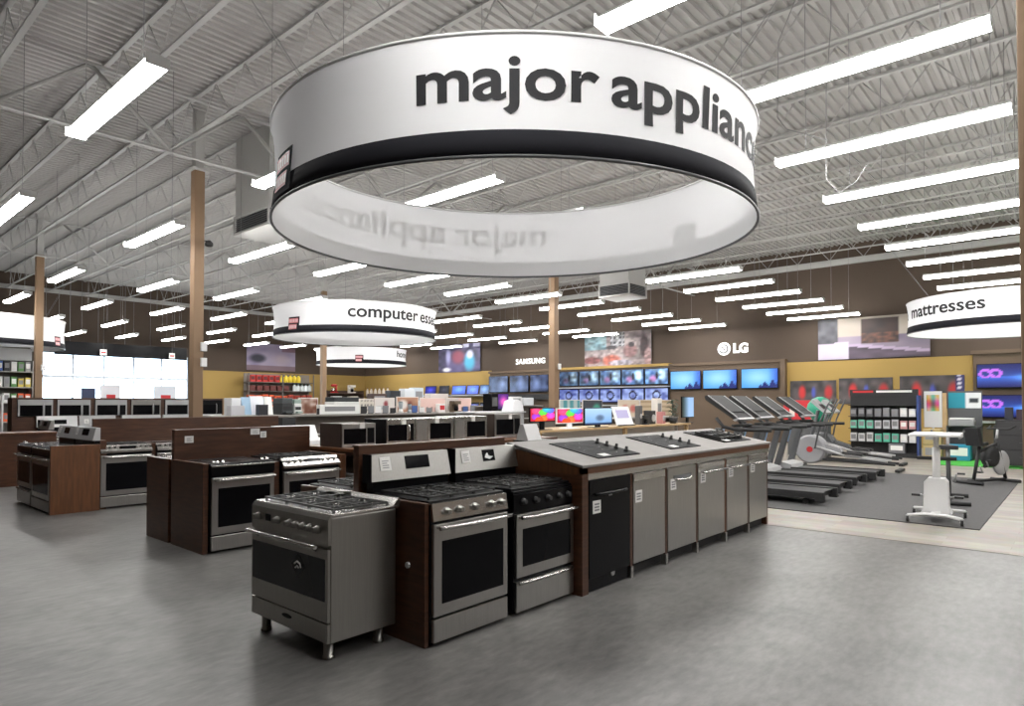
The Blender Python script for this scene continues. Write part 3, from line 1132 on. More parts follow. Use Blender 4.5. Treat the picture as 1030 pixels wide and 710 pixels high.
def microwave(label, loc, w, h, d, style, rz=0.0, group=None):
    t = thing('microwave_oven', label, 'microwave', loc, rz, group)
    body = {'band': SILV, 'steel': STEEL_H, 'dark': STEEL_D, 'black': BLACK, 'left': STEEL_H, 'grey': STEEL}[style]
    case = BLACK if style != 'left' else STEEL
    bx('case', t, 0, w, .02, d, 0, h, case if style != 'grey' else colm(58, 46, 40), .006)
    f = bx('door', t, .004, w - .004, 0, .02, .004, h - .004, body, .004)
    a, b = (.05, .70) if style != 'left' else (.38, .93)
    if d < .1:
        bx('window', f, .06 * w, .70 * w, -.004, .002, .02 * h, .66 * h, OVENG, .002)
        bx('keypad', f, .76 * w, .95 * w, -.004, .002, .02 * h, .66 * h, BLACK)
        MB().tube([(.73 * w, -.004, .06 * h), (.73 * w, -.035, .14 * h), (.73 * w, -.035, .66 * h), (.73 * w, -.004, .74 * h)], .009, SILV, 8).build('handle', f)
        return t
    bx('window', f, a * w, b * w, -.004, .002, .14 * h, .78 * h, OVENG, .002)
    if style in ('steel', 'dark', 'black'):
        bx('keypad', f, .78 * w, .95 * w, -.003, .002, .12 * h, .8 * h, BLACK)
        MB().tube([(.74 * w, -.004, .14 * h), (.74 * w, -.035, .22 * h), (.74 * w, -.035, .7 * h), (.74 * w, -.004, .78 * h)], .009, STEEL_H, 8).build('handle', f)
    elif style == 'band':
        pass
    elif style == 'left':
        bx('keypad', f, .04 * w, .3 * w, -.002, .002, .12 * h, .86 * h, STEEL)
    else:
        bx('keypad', f, .74 * w, .95 * w, -.003, .002, .14 * h, .8 * h, BLACK)
    return t


for (a, b), how, st in zip(cols, hows, ['band', 'band', 'band', 'dark', 'band', 'black']):
    microwave('built-in microwave ' + how, (a, YW - .06, 1.25), b - a, .37, .06, st, 0, 'microwaves in the wood wall')
for k, (a, b) in enumerate([(3.92, 4.66), (4.74, 5.45), (5.62, 6.46), (6.56, 7.35), (7.42, 8.0)]):
    make_range('range under the microwave wall, %s from the picture edge' % ORD[k], (a, YW - .75, 0), 0, b - a, .73, 'steel', 'white' if k == 0 else 'silver', 'glass', 'plain', 'ranges under the microwave wall', gtop=1.25)

# ================================================================== MICROWAVE TABLE BEHIND THE FIRST ISLAND
t = thing('microwave_table', 'dark wood table carrying a row of countertop microwaves', 'table', (4.66, 6.55, 0))
TW = 8.6 - 4.66
bx('tabletop', t, 0, TW, 0, 1.25, .945, .985, WOODL, .004)
for x in (.0, TW / 2, TW - .06):
    bx('leg', t, x, x + .06, .02, .08, 0, .945, WOOD)
    bx('leg', t, x, x + .06, 1.17, 1.23, 0, .945, WOOD)
bx('shelf', t, .06, TW - .06, .1, 1.2, .45, .48, WOOD)
bx('back_panel', t, .0, TW, 1.2, 1.23, .1, .945, WOOD)
mws = [(344, 378, 447.5, 424, 'grey', 'countertop microwave with brown side, at the near end of the wood table'),
       (389, 417.5, 446, 420.5, 'steel', 'countertop microwave with upright bar handle, second on the wood table'),
       (417.8, 456, 444.5, 420, 'left', 'steel microwave with window beside a ribbed panel, middle of the wood table'),
       (457, 490, 442.5, 418.5, 'left', 'steel microwave with window beside a panel, fourth on the wood table'),
       (498, 524, 440, 416, 'grey', 'microwave with black side, at the far end of the wood table')]
for (xa, xb, yb, yt, st, lab) in mws:
    p, q = onY(xa, yb, 6.98), onY(xb, yb, 6.98)
    hh = (yb - yt) / FPX * depth(((p + q) / 2))
    m = microwave(lab, (p.x, 6.98, .986), q.x - p.x, hh, .5 if st != 'left' else .42, st, 0, 'microwaves on the wood table')
    mb = card(MB(), (q.x - p.x) * .5, hh * .78, .075, .075, -.01, False)
    tag(mb.build('price_card', m), 'white card')
p = onY(351, 470, 7.0)
for k in range(2):
    t = thing('boxed_oven', 'grey boxed appliance on the table shelf, %s' % ('lying under the other' if k == 0 else 'lying on top of the other'), 'appliance', (4.80, 6.72, .48 + .19 * k), 0, 'grey appliances on the table shelf')
    bx('case', t, 0, .6, 0, .5, .001, .185, SILV if k == 0 else STEEL, .008)
    tag(card(MB(), .05, .02, .12, .12, -.006).build('price_card', t), 'white printed card')

t = thing('washing_machine', 'white top-load machine standing behind the tall dark wood partition', 'washing machine', (4.95, 8.5, 0))
bx('cabinet', t, 0, .68, 0, .65, .02, 1.0, WHITE, .015)
MB().prism([(.45, 1.0), (.65, 1.0), (.65, 1.2), (.56, 1.2)], 'x', 0, .68, WHITE).build('console', t)
bx('lid', t, .05, .63, .03, .44, 1.0, 1.015, WHITE, .005)
tag(MB().box(.12, .56, -.006, 0, .55, .95, CARD).box(.16, .52, -.008, -.006, .86, .9, RED).build('poster', t), 'white poster with a red line')
for x in (.06, .62):
    for yy in (.06, .59):
        MB().cyl((x, yy, 0), (x, yy, .03), .02, RUBBER, 10).build('foot', t)
# ================================================================== FITNESS CORNER
structure('floor_mat', MB().box(9.68, 16.2, .97, 6.6, .004, .016, MATM))
o = MB().box(19.2, X1 - .45, -.6, 2.88, .004, .02, TURF).build('turf_mat')
tag(o, 'bright green artificial turf in front of the exercise posters', 'artificial turf')


def treadmill(x, y, label, sticker=True):
    """front end (hood, console) towards +y; origin under the middle of its rear end"""
    t = thing('treadmill', label, 'treadmill', (x, y, .016), 0, 'row of treadmills')
    w = .40
    bx('deck', t, -w, w, .06, 1.75, .10, .17, BLACKM, .01)
    bx('belt', t, -w + .1, w - .1, .03, 1.5, .172, .182, BLACKM)
    for s in (-1, 1):
        bx('side_rail', t, s * (w - .05) - .05, s * (w - .05) + .05, .02, 1.55, .168, .2, BLACKM, .008)
        bx('rear_cap', t, s * (w - .045) - .05, s * (w - .045) + .05, -.03, .10, .05, .2, BLACKM, .015)
        MB().cyl((s * .3 - .03, .25, .045), (s * .3 + .03, .25, .045), .045, RUBBER, 14).build('wheel', t)
        MB().prism([(1.6, .0), (1.95, .0), (2.05, .05), (1.6, .09)], 'x', s * .42 - .05, s * .42 + .05, SILV).build('foot', t)
        MB().prism([(1.80, .05), (1.93, .05), (1.62, 1.12), (1.52, 1.12)], 'x', s * .41 - .035, s * .41 + .035, GREYP).build('upright', t)
        MB().tube([(s * .40, 1.62, 1.28), (s * .41, 1.50, 1.14), (s * .41, 1.30, 1.10), (s * .41, .72, 1.10)], .03, BLACKM, 8).build('handrail', t)
    MB().prism([(1.5, .15), (1.95, .1), (1.95, .22), (1.75, .3), (1.55, .25)], 'x', -w + .02, w - .02, SILV).build('motor_hood', t)
    c = MB().prism([(1.28, 1.27), (1.33, 1.24), (1.84, 1.58), (1.86, 1.64), (1.82, 1.66)], 'x', -.33, .33, BLACKM).build('console', t)
    MB().prism([(1.255, 1.262), (1.335, 1.23), (1.37, 1.255), (1.29, 1.287)], 'x', -.34, .34, SILV).build('edge_strip', c)
    M = Matrix.Translation((0, 1.55, 1.468)) @ Matrix.Rotation(math.atan2(.39, .54), 4, 'X')
    MB().box(-.29, .29, -.16, .29, .0, .012, BLACKM).turn(M).build('display', c)
    MB().box(-.33, -.31, -.3, .31, .0, .014, SILV).turn(M).build('edge_trim', c)
    MB().box(.31, .33, -.3, .31, .0, .014, SILV).turn(M).build('edge_trim', c)
    MB().tube([(-.4, 1.35, 1.16), (.4, 1.35, 1.16)], .02, BLACKM, 8).build('front_bar', t)
    if sticker:
        MB().prism([(1.62, .72), (1.65, .72), (1.56, 1.10), (1.52, 1.10)], 'x', -.36, -.30, colm(160, 190, 225)).build('hanging_leaflet', t)
    return t


for k, (x, y, lab) in enumerate([(10.72, 2.95, 'grey treadmill nearest to the dishwasher counter'), (11.95, 3.05, 'second grey treadmill from the dishwasher counter'),
                                 (13.2, 3.1, 'third grey treadmill from the dishwasher counter'), (14.4, 3.05, 'fourth treadmill, beside the elliptical trainer')]):
    treadmill(x, y, lab)


def elliptical(x, y, label, shell, sc=1.0):
    t = thing('elliptical_trainer', label, 'elliptical trainer', (x, y, .016), 0, 'elliptical trainers')
    MB().lathe([(.3, -.17), (.345, -.14), (.345, .14), (.3, .17)], (0, 1.9, .42), 'x', shell, 28).prism([(1.2, .36), (1.75, .3), (1.75, .62), (1.25, .46)], 'x', -.1, .1, shell).build('flywheel_housing', t)
    MB().lathe([(.07, -.178), (.05, .0), (.07, .178)], (0, 1.9, .42), 'x', RED, 16).build('hub', t)
    for s in (-1, 1):
        MB().tube([(s * .2, .1, .16), (s * .2, 1.6, .2)], .03, BLACKM, 8).build('rail', t)
        MB().tube([(s * .2, .25, .22), (s * .2, 1.1, .3), (s * .2, 1.75, .5)], .025, SILV, 8).build('pedal_arm', t)
        MB().prism([(.75, .32), (1.15, .36), (1.17, .40), (.75, .36)], 'x', s * .2 - .08, s * .2 + .08, BLACKM).build('pedal', t)
        MB().tube([(s * .28, 1.75, .45), (s * .28, 1.62, 1.1), (s * .27, 1.45, 1.5), (s * .22, 1.38, 1.62)], .02, GREYP, 8).build('swing_handle', t)
        MB().box(-.3, .3, 0, .09, 0, .06, BLACKM, .01).turn(Matrix.Translation((0, .0 if s < 0 else 2.1, 0))).build('base_bar', t)
    MB().tube([(0, 1.95, .55), (0, 1.75, 1.35)], .04, GREYP, 10).build('mast', t)
    c = MB().prism([(1.5, 1.3), (1.54, 1.26), (1.86, 1.55), (1.82, 1.62)], 'x', -.2, .2, SILV).build('console', t)
    MB().box(-.16, .16, -.1, .12, 0, .01, BLACK).turn(Matrix.Translation((0, 1.665, 1.455)) @ Matrix.Rotation(R(42), 4, 'X')).build('display', c)
    return t


elliptical(16.6, 3.05, 'elliptical trainer with pale round flywheel housing past the treadmills', colm(150, 150, 152))
elliptical(18.3, 3.3, 'dark elliptical trainer behind the one with the pale housing', GREYP)

# white desk bike on castors
p0 = onZ(938, 523, .016)
t = thing('desk_bike', 'white desk bike with flat desktop and castors at the mat corner', 'exercise bike', (10.12, 1.47, .016), R(4))
for yy in (-.0,):
    pass
mb = MB()
for x in (-.38, .36):
    mb.tube([(x, -.29, .085), (x * .75, -.12, .10), (x * .75, .12, .10), (x, .29, .085)], .022, FRAMEW, 8)
mb.box(-.30, .28, -.05, .05, .085, .125, FRAMEW, .01)
mb.build('base_frame', t)
for x in (-.38, .36):
    for yy in (-.29, .29):
        c = MB().cyl((x, yy - .015, .04), (x, yy + .015, .04), .04, BLACKM, 14).build('castor', t)
        MB().box(x - .018, x + .018, yy - .022, yy + .022, .04, .09, SILV, .004).build('castor_fork', c)
MB().prism([(-.17, .10), (.17, .10), (.14, .16), (.13, .50), (.09, .55), (-.09, .55), (-.13, .50), (-.14, .16)], 'x', -.13, .13, WHITE).build('drive_housing', t)
MB().tube([(0, 0, .5), (0, .0, .95)], .045, FRAMEW, 14).build('lower_post', t)
MB().tube([(0, 0, .9), (0, .0, 1.10)], .03, FRAMEW, 14).build('upper_post', t)
o = MB().box(-.36, .36, -.28, .28, 1.10, 1.135, WHITE, .012).build('desktop', t)
MB().tube([(-.3, -.27, 1.09), (.3, -.27, 1.09)], .015, SILV, 8).build('adjuster_bar', o)
MB().tube([(.05, -.22, .80), (.05, .22, .80)], .024, BLACKM, 8).build('handlebar', t)
for s in (-1, 1):
    MB().tube([(.0, s * .13, .30), (.10, s * .19, .30)], .015, SILV, 8).build('crank', t)
    MB().box(.05, .15, s * .24 - .05, s * .24 + .05, .285, .315, BLACKM, .005).build('pedal', t)


def bike(x, y, rz, label, frame, seat_z=.95, back=False):
    """front wheel towards +x"""
    t = thing('exercise_bike', label, 'exercise bike', (x, y, .016), rz, 'exercise bikes')
    MB().lathe([(.05, -.03), (.22, -.025), (.235, -.012), (.235, .012), (.22, .025), (.05, .03)], (.42, 0, .38), 'y', SILV, 28).build('flywheel', t)
    mb = MB()
    mb.tube([(-.5, 0, .06), (.55, 0, .06)], .03, frame, 8)
    mb.tube([(-.35, 0, .07), (-.18, 0, .7)], .03, frame, 8)
    mb.tube([(.55, 0, .07), (.30, 0, .85)], .03, frame, 8)
    mb.tube([(-.2, 0, .6), (.3, 0, .75)], .028, frame, 8)
    mb.tube([(-.05, 0, .32), (.42, 0, .38)], .03, frame, 8)
    mb.build('frame', t)
    for xx in (-.5, .55):
        MB().tube([(xx, -.27, .04), (xx, .27, .04)], .032, BLACKM, 8).build('stabiliser', t)
    MB().tube([(-.18, 0, .68), (-.12, 0, seat_z)], .02, SILV, 8).build('seat_post', t)
    MB().prism([(-.26, -.11), (-.22, -.13), (.0, -.04), (.06, -.015), (.06, .015), (.0, .04), (-.22, .13), (-.26, .11)], 'z', seat_z, seat_z + .06, BLACKM).build('saddle', t)
    if back:
        MB().prism([(-.36, seat_z), (-.26, seat_z), (-.33, seat_z + .34), (-.42, seat_z + .34)], 'y', -.13, .13, BLACKM).build('backrest', t)
        MB().lathe([(.1, -.07), (.19, -.06), (.19, .06), (.1, .07)], (.12, 0, .5), 'y', BLACKM, 24).build('chain_guard', t)
    MB().tube([(.31, 0, .82), (.34, 0, 1.02)], .022, SILV, 8).build('handlebar_post', t)
    MB().tube([(.5, -.22, 1.08), (.36, -.2, 1.03), (.34, 0, 1.03), (.36, .2, 1.03), (.5, .22, 1.08)], .018, BLACKM, 8).build('handlebar', t)
    for s in (-1, 1):
        MB().tube([(-.05, s * .08, .32), (-.05 + s * .1, s * .1, .32 - s * .13)], .014, SILV, 8).build('crank', t)
        MB().box(-.1 + s * .1, s * .1, s * .16 - .05, s * .16 + .05, .31 - s * .13, .335 - s * .13, BLACKM, .005).build('pedal', t)
    return t


bike(12.1, 1.6, R(8), 'dark upright exercise bike just behind the white desk bike', BLACKM, .82)
bike(15.3, 1.42, R(-28), 'steel spin bike with a large bare flywheel near the turf', BLACKM, .72, True)

# ------------------------------------------------------------------ merchandise rack
t = thing('display_rack', 'black pegboard rack of small boxed accessories beyond the exercise mat', 'display rack', (21.0, 3.62, 0), -PI / 2)
t.location = (21.0, 5.25, .004)
RW = 1.75
bx('back_board', t, 0, RW, .3, .36, 0, 1.75, BLACKM)
bx('base', t, 0, RW, 0, .36, 0, .12, BLACKM)
bx('side_panel', t, RW, RW + .05, .0, .36, 0, 1.75, colm(52, 72, 130))
hd = bx('header', t, 0, RW, .26, .31, 1.75, 1.93, BLACKM)
bx('header_strip', hd, .08, .62, .252, .262, 1.84, 1.90, RED)
bx('header_strip', hd, .7, 1.6, .252, .262, 1.84, 1.90, WHITE)
for z in (.42, .80, 1.15, 1.48):
    bx('shelf', t, 0, RW, .05, .3, z - .02, z, BLACKM)
RCK = t


def box_item(name, label, cat, loc, w, d, h, m, rz=0, group=None, face=None):
    o = MB().box(-w / 2, w / 2, -d / 2, d / 2, 0, h, m, min(w, d, h) * .04)
    if face:
        o.box(-w * .38, w * .38, -d / 2 - .002, -d / 2, h * .3, h * .8, face)
    o = o.build(name, None, None, loc, rz)
    return tag(o, label, cat, group)


def bottle(label, loc, r, h, m, group, cap=WHITE):
    mb = MB().lathe([(r * .95, 0), (r, .01), (r, h * .72), (r * .45, h * .86), (r * .4, h)], (0, 0, 0), 'z', m, 12)
    mb.lathe([(r * .48, h), (r * .48, h * 1.1)], (0, 0, 0), 'z', cap, 10)
    return tag(mb.build('bottle', None, None, loc), label, 'bottle', group)


rows = [(.42, ['white boxed accessory', 'mint boxed accessory', 'white round tub'], [(205, 205, 205), (90, 190, 160), (215, 215, 215)], 8, .24),
        (.80, ['pale green boxed accessory', 'silver bottle pack', 'pink and white pack'], [(120, 200, 175), (190, 190, 195), (205, 150, 150)], 8, .24),
        (1.15, ['small dark boxed accessory', 'grey boxed accessory', 'white cap pack'], [(92, 92, 96), (130, 130, 135), (215, 215, 215)], 8, .22)]
for ri, (z, nm, cs, n, h) in enumerate(rows):
    for k in range(n):
        j = min(2, k * 3 // n)
        lx = .12 + (RW - .2) * k / (n - 1) * .97
        box_item('accessory_box', '%s on the %s shelf of the black rack, %s along' % (nm[j], ['lowest', 'middle', 'upper'][ri], ORD[k]), 'box',
                 (21.0 + .17, 5.25 - lx, z + .004), .165, .1, h * (.95 + .2 * random.random()), colm(*cs[j]), -PI / 2, 'boxed accessories on the black rack', CARD if j == 2 else INKG)
box_item('accessory_box', 'white printed carton on the floor of the black rack', 'box', (21.12, 5.25 - 1.25, .126), .4, .2, .26, colm(120, 120, 124), -PI / 2, None, CARD)
for k in range(2):
    box_item('carton', 'tan carton beside the black rack, %s' % ('bottom of two' if k == 0 else 'top of two'), 'box', (20.9, 3.1, .004 + .42 * k), .42, .4, .41, colm(176, 156, 110), -PI / 2, None, INKG)
t = thing('display_board', 'white upright display board with small photos beside the rack', 'display board', (21.3, 3.22, .85), -PI / 2)
t.location = (21.25, 3.36, .866)
bx('board', t, 0, .42, 0, .04, 0, 1.0, colm(205, 205, 205), .004)
bx('leg', t, .19, .23, .01, .05, -.86, 0, SILV)
picture('photo_print', t, (.06, -.003, .45), (.3, 0, 0), (0, 0, .45), lambda u, v: (150 + 60 * sin(9 * u), 120 + 50 * cos(7 * v), 110 + 40 * sin(5 * u + 6 * v)), 8, 8, PRINT)
bx('wood_edge', t, .43, .53, 0, .05, -.86, .95, TAN)
# printer stand with poster
t = thing('printer_stand', 'grey stand with teal poster and a pale printer-like machine beneath', 'display stand', (21.2, 2.84, .02), -PI / 2)
bx('back_board', t, 0, .78, .3, .34, 0, 1.85, GREYP)
picture('poster', t, (.02, .296, 1.38), (.74, 0, 0), (0, 0, .42), lambda u, v: (225, 228, 230) if u > .55 and not (.65 < u < .92 and .35 < v < .65) else ((30, 40, 45) if u > .55 else (30, 140, 160)), 18, 10, PRINT)
bx('shelf', t, 0, .78, 0, .3, .86, .9, GREYP)
bx('side_panel', t, 0, .04, .0, .3, 0, .9, GREYP)
bx('side_panel', t, .74, .78, .0, .3, 0, .9, GREYP)
t2 = thing('printer', 'pale flat printer on the grey stand under the teal poster', 'printer', (21.05, 2.76, .922), -PI / 2)
bx('body', t2, 0, .58, -.1, .2, 0, .18, colm(150, 150, 152), .03)
bx('lid', t2, .02, .56, -.09, .19, .18, .22, WHITE, .02)
box_item('carton', 'blue carton on the turf below the grey stand', 'box', (20.9, 2.5, .024), .5, .4, .42, colm(40, 140, 175), -PI / 2, None, CARD)
t = thing('gaming_speaker', 'black boxy speaker below the two blue wall televisions', 'speaker', (20.6, 1.75, .024), -PI / 2)
bx('cabinet', t, 0, .5, 0, .4, 0, .95, BLACKM, .02)
MB().lathe([(.14, 0), (.12, -.01), (.03, -.004)], (.25, 0, .7), 'y', GREYP, 20).build('cone', t)
MB().lathe([(.16, 0), (.14, -.01), (.03, -.004)], (.25, 0, .32), 'y', GREYP, 20).build('cone', t)
t = thing('media_cabinet', 'black media cabinet beneath the blue wall televisions', 'cabinet', (19.3, 1.6, .02), -PI / 2)
bx('body', t, 0, 1.2, 0, .45, .05, 1.12, BLACKM, .006)
for k in range(3):
    o = bx('drawer', t, .03, 1.17, -.015, 0, .09 + .34 * k, .40 + .34 * k, mat('charcoal', (.03, .03, .032), .5), .004)
    MB().tube([(.45, -.035, .25 + .34 * k), (.75, -.035, .25 + .34 * k)], .008, GREYP, 6).build('handle', o)
for k in range(3):
    box_item('game_case', 'dark upright case on the black media cabinet, %s along' % ORD[k], 'box', (19.5, 1.35 - .22 * k, 1.142), .16, .12, .3 - .05 * k, colm(34 + 18 * k, 36, 50), -PI / 2, 'cases on the media cabinet')

# ================================================================== WALL PRINTS AND TELEVISIONS
XW = X1 - .06


def hsh(a, b):
    v = sin(a * 127.1 + b * 311.7) * 43758.5453
    return v - math.floor(v)


def vn(u, v):
    i, j = math.floor(u), math.floor(v)
    f, g = u - i, v - j
    f, g = f * f * (3 - 2 * f), g * g * (3 - 2 * g)
    return (hsh(i, j) * (1 - f) + hsh(i + 1, j) * f) * (1 - g) + (hsh(i, j + 1) * (1 - f) + hsh(i + 1, j + 1) * f) * g


def mix(a, b, t):
    t = max(0, min(1, t))
    return tuple(p + (q - p) * t for p, q in zip(a, b))


def blob(c, u, v, x, y, rx, ry, col, soft=.3):
    d = math.hypot((u - x) / rx, (v - y) / ry)
    return mix(c, col, (1 - d) / soft) if d < 1 else c


def wall_print(name, label, cat, y_left, y_right, z0, z1, fn, nx, ny, X=None, th=.03):
    """print on the television wall; y_left is its left edge seen from the shop"""
    X = X or XW
    t = thing(name, label, cat, (X - th, y_left, z0))
    w, h = y_left - y_right, z1 - z0
    MB().box(0, th, -w, 0, 0, h, GREYP).build('backing', t)
    picture('print', t, (-.004, 0, 0), (0, -w, 0), (0, 0, h), fn, nx, ny, PRINT)
    return t


def p_couple(u, v):
    c = mix((178, 160, 158), (120, 104, 110), vn(u * 9, v * 7))
    c = mix(c, (205, 195, 190), .5 * vn(u * 5 + 3, v * 4))
    if u < .34 and v > .5:
        c = mix((110, 150, 165), (165, 190, 195), vn(u * 14, v * 9))
    if .4 < u < .62 and v > .58:
        c = mix((60, 58, 66), (190, 190, 195), 1 if int(u * 42) % 3 == 0 or int(v * 24) % 3 == 0 else .1)
    c = blob(c, u, v, .42, .2, .16, .18, (200, 110, 92))
    c = blob(c, u, v, .42, .57, .1, .06, (58, 52, 58))
    c = blob(c, u, v, .7, .45, .12, .22, (150, 110, 110))
    c = blob(c, u, v, .72, .62, .05, .09, (50, 38, 44))
    c = blob(c, u, v, .9, .55, .07, .35, (62, 36, 40))
    c = blob(c, u, v, .95, .25, .06, .3, (205, 165, 165))
    c = blob(c, u, v, .12, .22, .16, .12, (150, 90, 90))
    c = blob(c, u, v, .55, .12, .2, .1, (185, 180, 195))
    k = .78 + .5 * (vn(u * 26, v * 18) - .5)
    return tuple(q * k for q in c)


def p_kitchen(u, v):
    c = (172, 162, 150) if v > .55 else mix((150, 135, 160), (90, 80, 105), u)
    c = mix(c, (190, 180, 172), .4 * vn(u * 7, v * 6))
    if u < .2:
        c = mix((58, 58, 64), (110, 110, 118), vn(u * 20, v * 9))
    if .4 < u < .74 and .35 < v < .95:
        c = mix((46, 38, 38), (120, 74, 58), vn(u * 30, v * 20) if v < .62 else .25 * vn(u * 12, v * 9))
    if v < .36 and .28 < u:
        e = .36 - (u - .28) * .3
        c = mix((52, 44, 52), (96, 82, 100), vn(u * 9, v * 12)) if v < e else c
        if e - .05 < v < e + .02:
            c = (168, 150, 176)
    if u < .3 and v < .42 and v < .42 - (.3 - u) * .1:
        c = (190, 180, 196)
    return c


def p_crowd(u, v):
    c = mix((40, 40, 62), (96, 88, 128), vn(u * 8, v * 7))
    c = blob(c, u, v, .48, .55, .2, .32, (120, 60, 76), .5)
    c = blob(c, u, v, .75, .35, .16, .4, (64, 150, 180), .5)
    c = blob(c, u, v, .76, .62, .1, .2, (190, 190, 215), .5)
    c = blob(c, u, v, .24, .6, .08, .4, (150, 150, 190), .6)
    c = blob(c, u, v, .2, .1, .14, .1, (225, 225, 230), .6)
    if v > .86 and int(u * 12) % 3 != 0 and .3 < u:
        c = (180, 178, 205)
    return c


def p_dark(seed):
    def f(u, v):
        c = mix((34, 32, 34), (92, 84, 84), vn(u * 9 + seed, v * 5))
        c = blob(c, u, v, .27, .5, .1, .38, (190, 40, 40), .5)
        c = blob(c, u, v, .84, .5, .11, .36, (176, 40, 42), .5)
        c = blob(c, u, v, .52, .5, .06, .3, (70, 80, 170), .5)
        return c
    return f


wall_print('wall_poster', 'large living room poster of two people above the grid of televisions', 'poster', 18.09, 14.48, 3.20, 4.83, p_couple, 48, 28)
wall_print('wall_poster', 'large kitchen poster above the mustard wall panel', 'poster', 7.47, 3.9, 3.14, 4.63, p_kitchen, 60, 32)
wall_print('wall_poster', 'dark blue crowd poster above the shelf of laptops', 'poster', 28.5, 25.1, 3.30, 4.88, p_crowd, 40, 28)
wall_print('wall_poster', 'dark red-spotted poster behind the treadmill consoles', 'poster', 8.49, 6.86, 1.5, 2.38, p_dark(1), 30, 14, XW, .05)
wall_print('wall_poster', 'dark red-spotted poster above the black rack', 'poster', 6.76, 5.03, 1.5, 2.44, p_dark(5), 30, 14, XW, .05)
wall_print('wall_poster', 'dark red-spotted poster above the printer stand, with blue lettered strip', 'poster', 4.81, 2.95, 1.35, 2.47,
           lambda u, v: p_dark(9)(u, v) if u < .88 else mix((50, 46, 96), (225, 220, 235), 1 if int(v * 14) % 2 == 0 and .9 < u < .97 and v > .3 else 0), 34, 16, XW, .05)


def p_lounge(u, v):
    c = mix((130, 120, 150), (168, 158, 178), vn(u * 6, v * 5))
    c = blob(c, u, v, .22, .45, .2, .2, (52, 52, 66), .5)
    c = blob(c, u, v, .7, .45, .25, .35, (165, 150, 160), .8)
    if v > .72 and u > .7:
        c = mix(c, (110, 70, 80), .6)
    if v < .2:
        c = mix(c, (110, 84, 88), .7)
    return c


a, b = onY(248, 374, Y1 - .06), onY(297, 374, Y1 - .06)
t = thing('wall_poster', 'pale lounge poster on the entrance wall above the orange shelf', 'poster', (a.x, Y1 - .02, 3.42))
MB().box(0, b.x - a.x, -.03, 0, 0, 1.55, GREYP).build('backing', t)
picture('print', t, (0, -.034, 0), (b.x - a.x, 0, 0), (0, 0, 1.55), p_lounge, 40, 24, PRINT)


def television(label, y_left, y_right, z0, z1, fn, group, X, nx=26, ny=14, stand=False):
    t = thing('television', label, 'television', (X, y_left, z0), 0, group)
    w, h = y_left - y_right, z1 - z0
    MB().box(0, .06, -w, 0, 0, h, BLACK, .01).build('casing', t)
    picture('screen', t, (-.003, -.02, .04), (0, -w + .04, 0), (0, 0, h - .06), fn, nx, ny, SCREEN)
    MB().box(.055, .12, -w * .65, -w * .35, h * .3, h * .7, BLACKM).build('wall_mount', t)
    return t


def s_lg(u, v):
    c = mix((70, 150, 225), (150, 210, 250), math.exp(-((u - .45) ** 2 * 5 + (v - .55) ** 2 * 5)))
    c = mix(c, (30, 70, 190), max(0, u - .75) * 3)
    e = .14 + .42 * max(0, u - .5) + .12 * sin(u * 31) * (u > .55)
    if v < e and u > .48:
        c = (24, 40, 110)
    return c


def s_room(seed, bright):
    def f(u, v):
        c = mix((40, 70, 120), (110, 150, 190), vn(u * 5 + seed, v * 4))
        c = blob(c, u, v, .78, .6, .24, .5, (190, 225, 250), .6)
        c = blob(c, u, v, .35, .35, .22, .3, (120 + 40 * bright, 105, 150), .6)
        c = blob(c, u, v, .52, .55, .08, .3, (20, 24, 40), .5)
        k = (.62 + .5 * bright) * (.6 + .9 * vn(u * 7 + seed, v * 5 + 2))
        return tuple(min(255, q * k) for q in c)
    return f


def s_night(u, v):
    c = mix((26, 30, 90), (70, 130, 250), 1.6 * (v if v < .5 else 1 - v) if v < .5 else .7 * (1 - v))
    c = mix(c, (90, 160, 250), math.exp(-((u - .75) ** 2 * 30 + (v - .42) ** 2 * 60)))
    for x in (.13, .29):
        d = math.hypot((u - x) / .1, (v - .6) / .2)
        if .55 < d < 1.05:
            c = (190, 110, 240)
    return c


def s_ring(seed, bright):
    def f(u, v):
        c = mix((50, 60, 130), (180, 200, 245), vn(u * 6 + seed, v * 5) * .8 + .2 * bright)
        d = math.hypot((u - .5) / .2, (v - .5) / .36)
        if .6 < d < 1.0:
            c = (30, 30, 60)
        return c
    return f


def s_sam(seed):
    def f(u, v):
        c = mix((16, 20, 40), (86, 104, 150), vn(u * 5 + seed, v * 4) * .9)
        return blob(c, u, v, .55 + .2 * sin(seed), .5, .28, .5, (120, 140, 190), 1.0)
    return f


TX = X1 - .36
for k, (a, b) in enumerate([(13.42, 12.03), (11.93, 10.48), (10.31, 8.86)]):
    television('large bright blue television in the row of three, %s from the grid of small screens' % ORD[k], a, b, 2.10, 2.9, s_lg, 'row of three bright blue televisions', TX)
for r_ in range(2):
    for k in range(5):
        a = 19.42 - 1.19 * k
        z0, z1 = (2.34, 3.06) if r_ == 0 else (1.55, 2.2)
        television('television in the %s row of the grid, %s from the tan column' % (['upper', 'lower'][r_], ORD[k]), a, a - 1.14, z0, z1,
                   s_room(k * 3.1, k / 5) if r_ == 0 else s_ring(k * 2.3, k / 5), 'grid of small televisions', TX, 20, 12)
structure('trim_10', MB().box(X1 - .62, X1 - .22, 13.45, 19.5, 2.24, 2.28, SILV).box(X1 - .62, X1 - .22, 13.45, 19.5, 1.40, 1.45, SILV))
for k, (a, b) in enumerate([(24.2, 22.82), (22.68, 21.4), (21.3, 20.1)]):
    television('dim blue-grey television under the small letter sign, %s from the laptops' % ORD[k], a, b, 2.08, 2.97, s_sam(k * 2 + 1), 'dim televisions behind the tan column', TX, 18, 12)
structure('trim_11', MB().box(X1 - .62, X1 - .22, 19.5, 24.3, 1.72, 1.98, BLACKM))
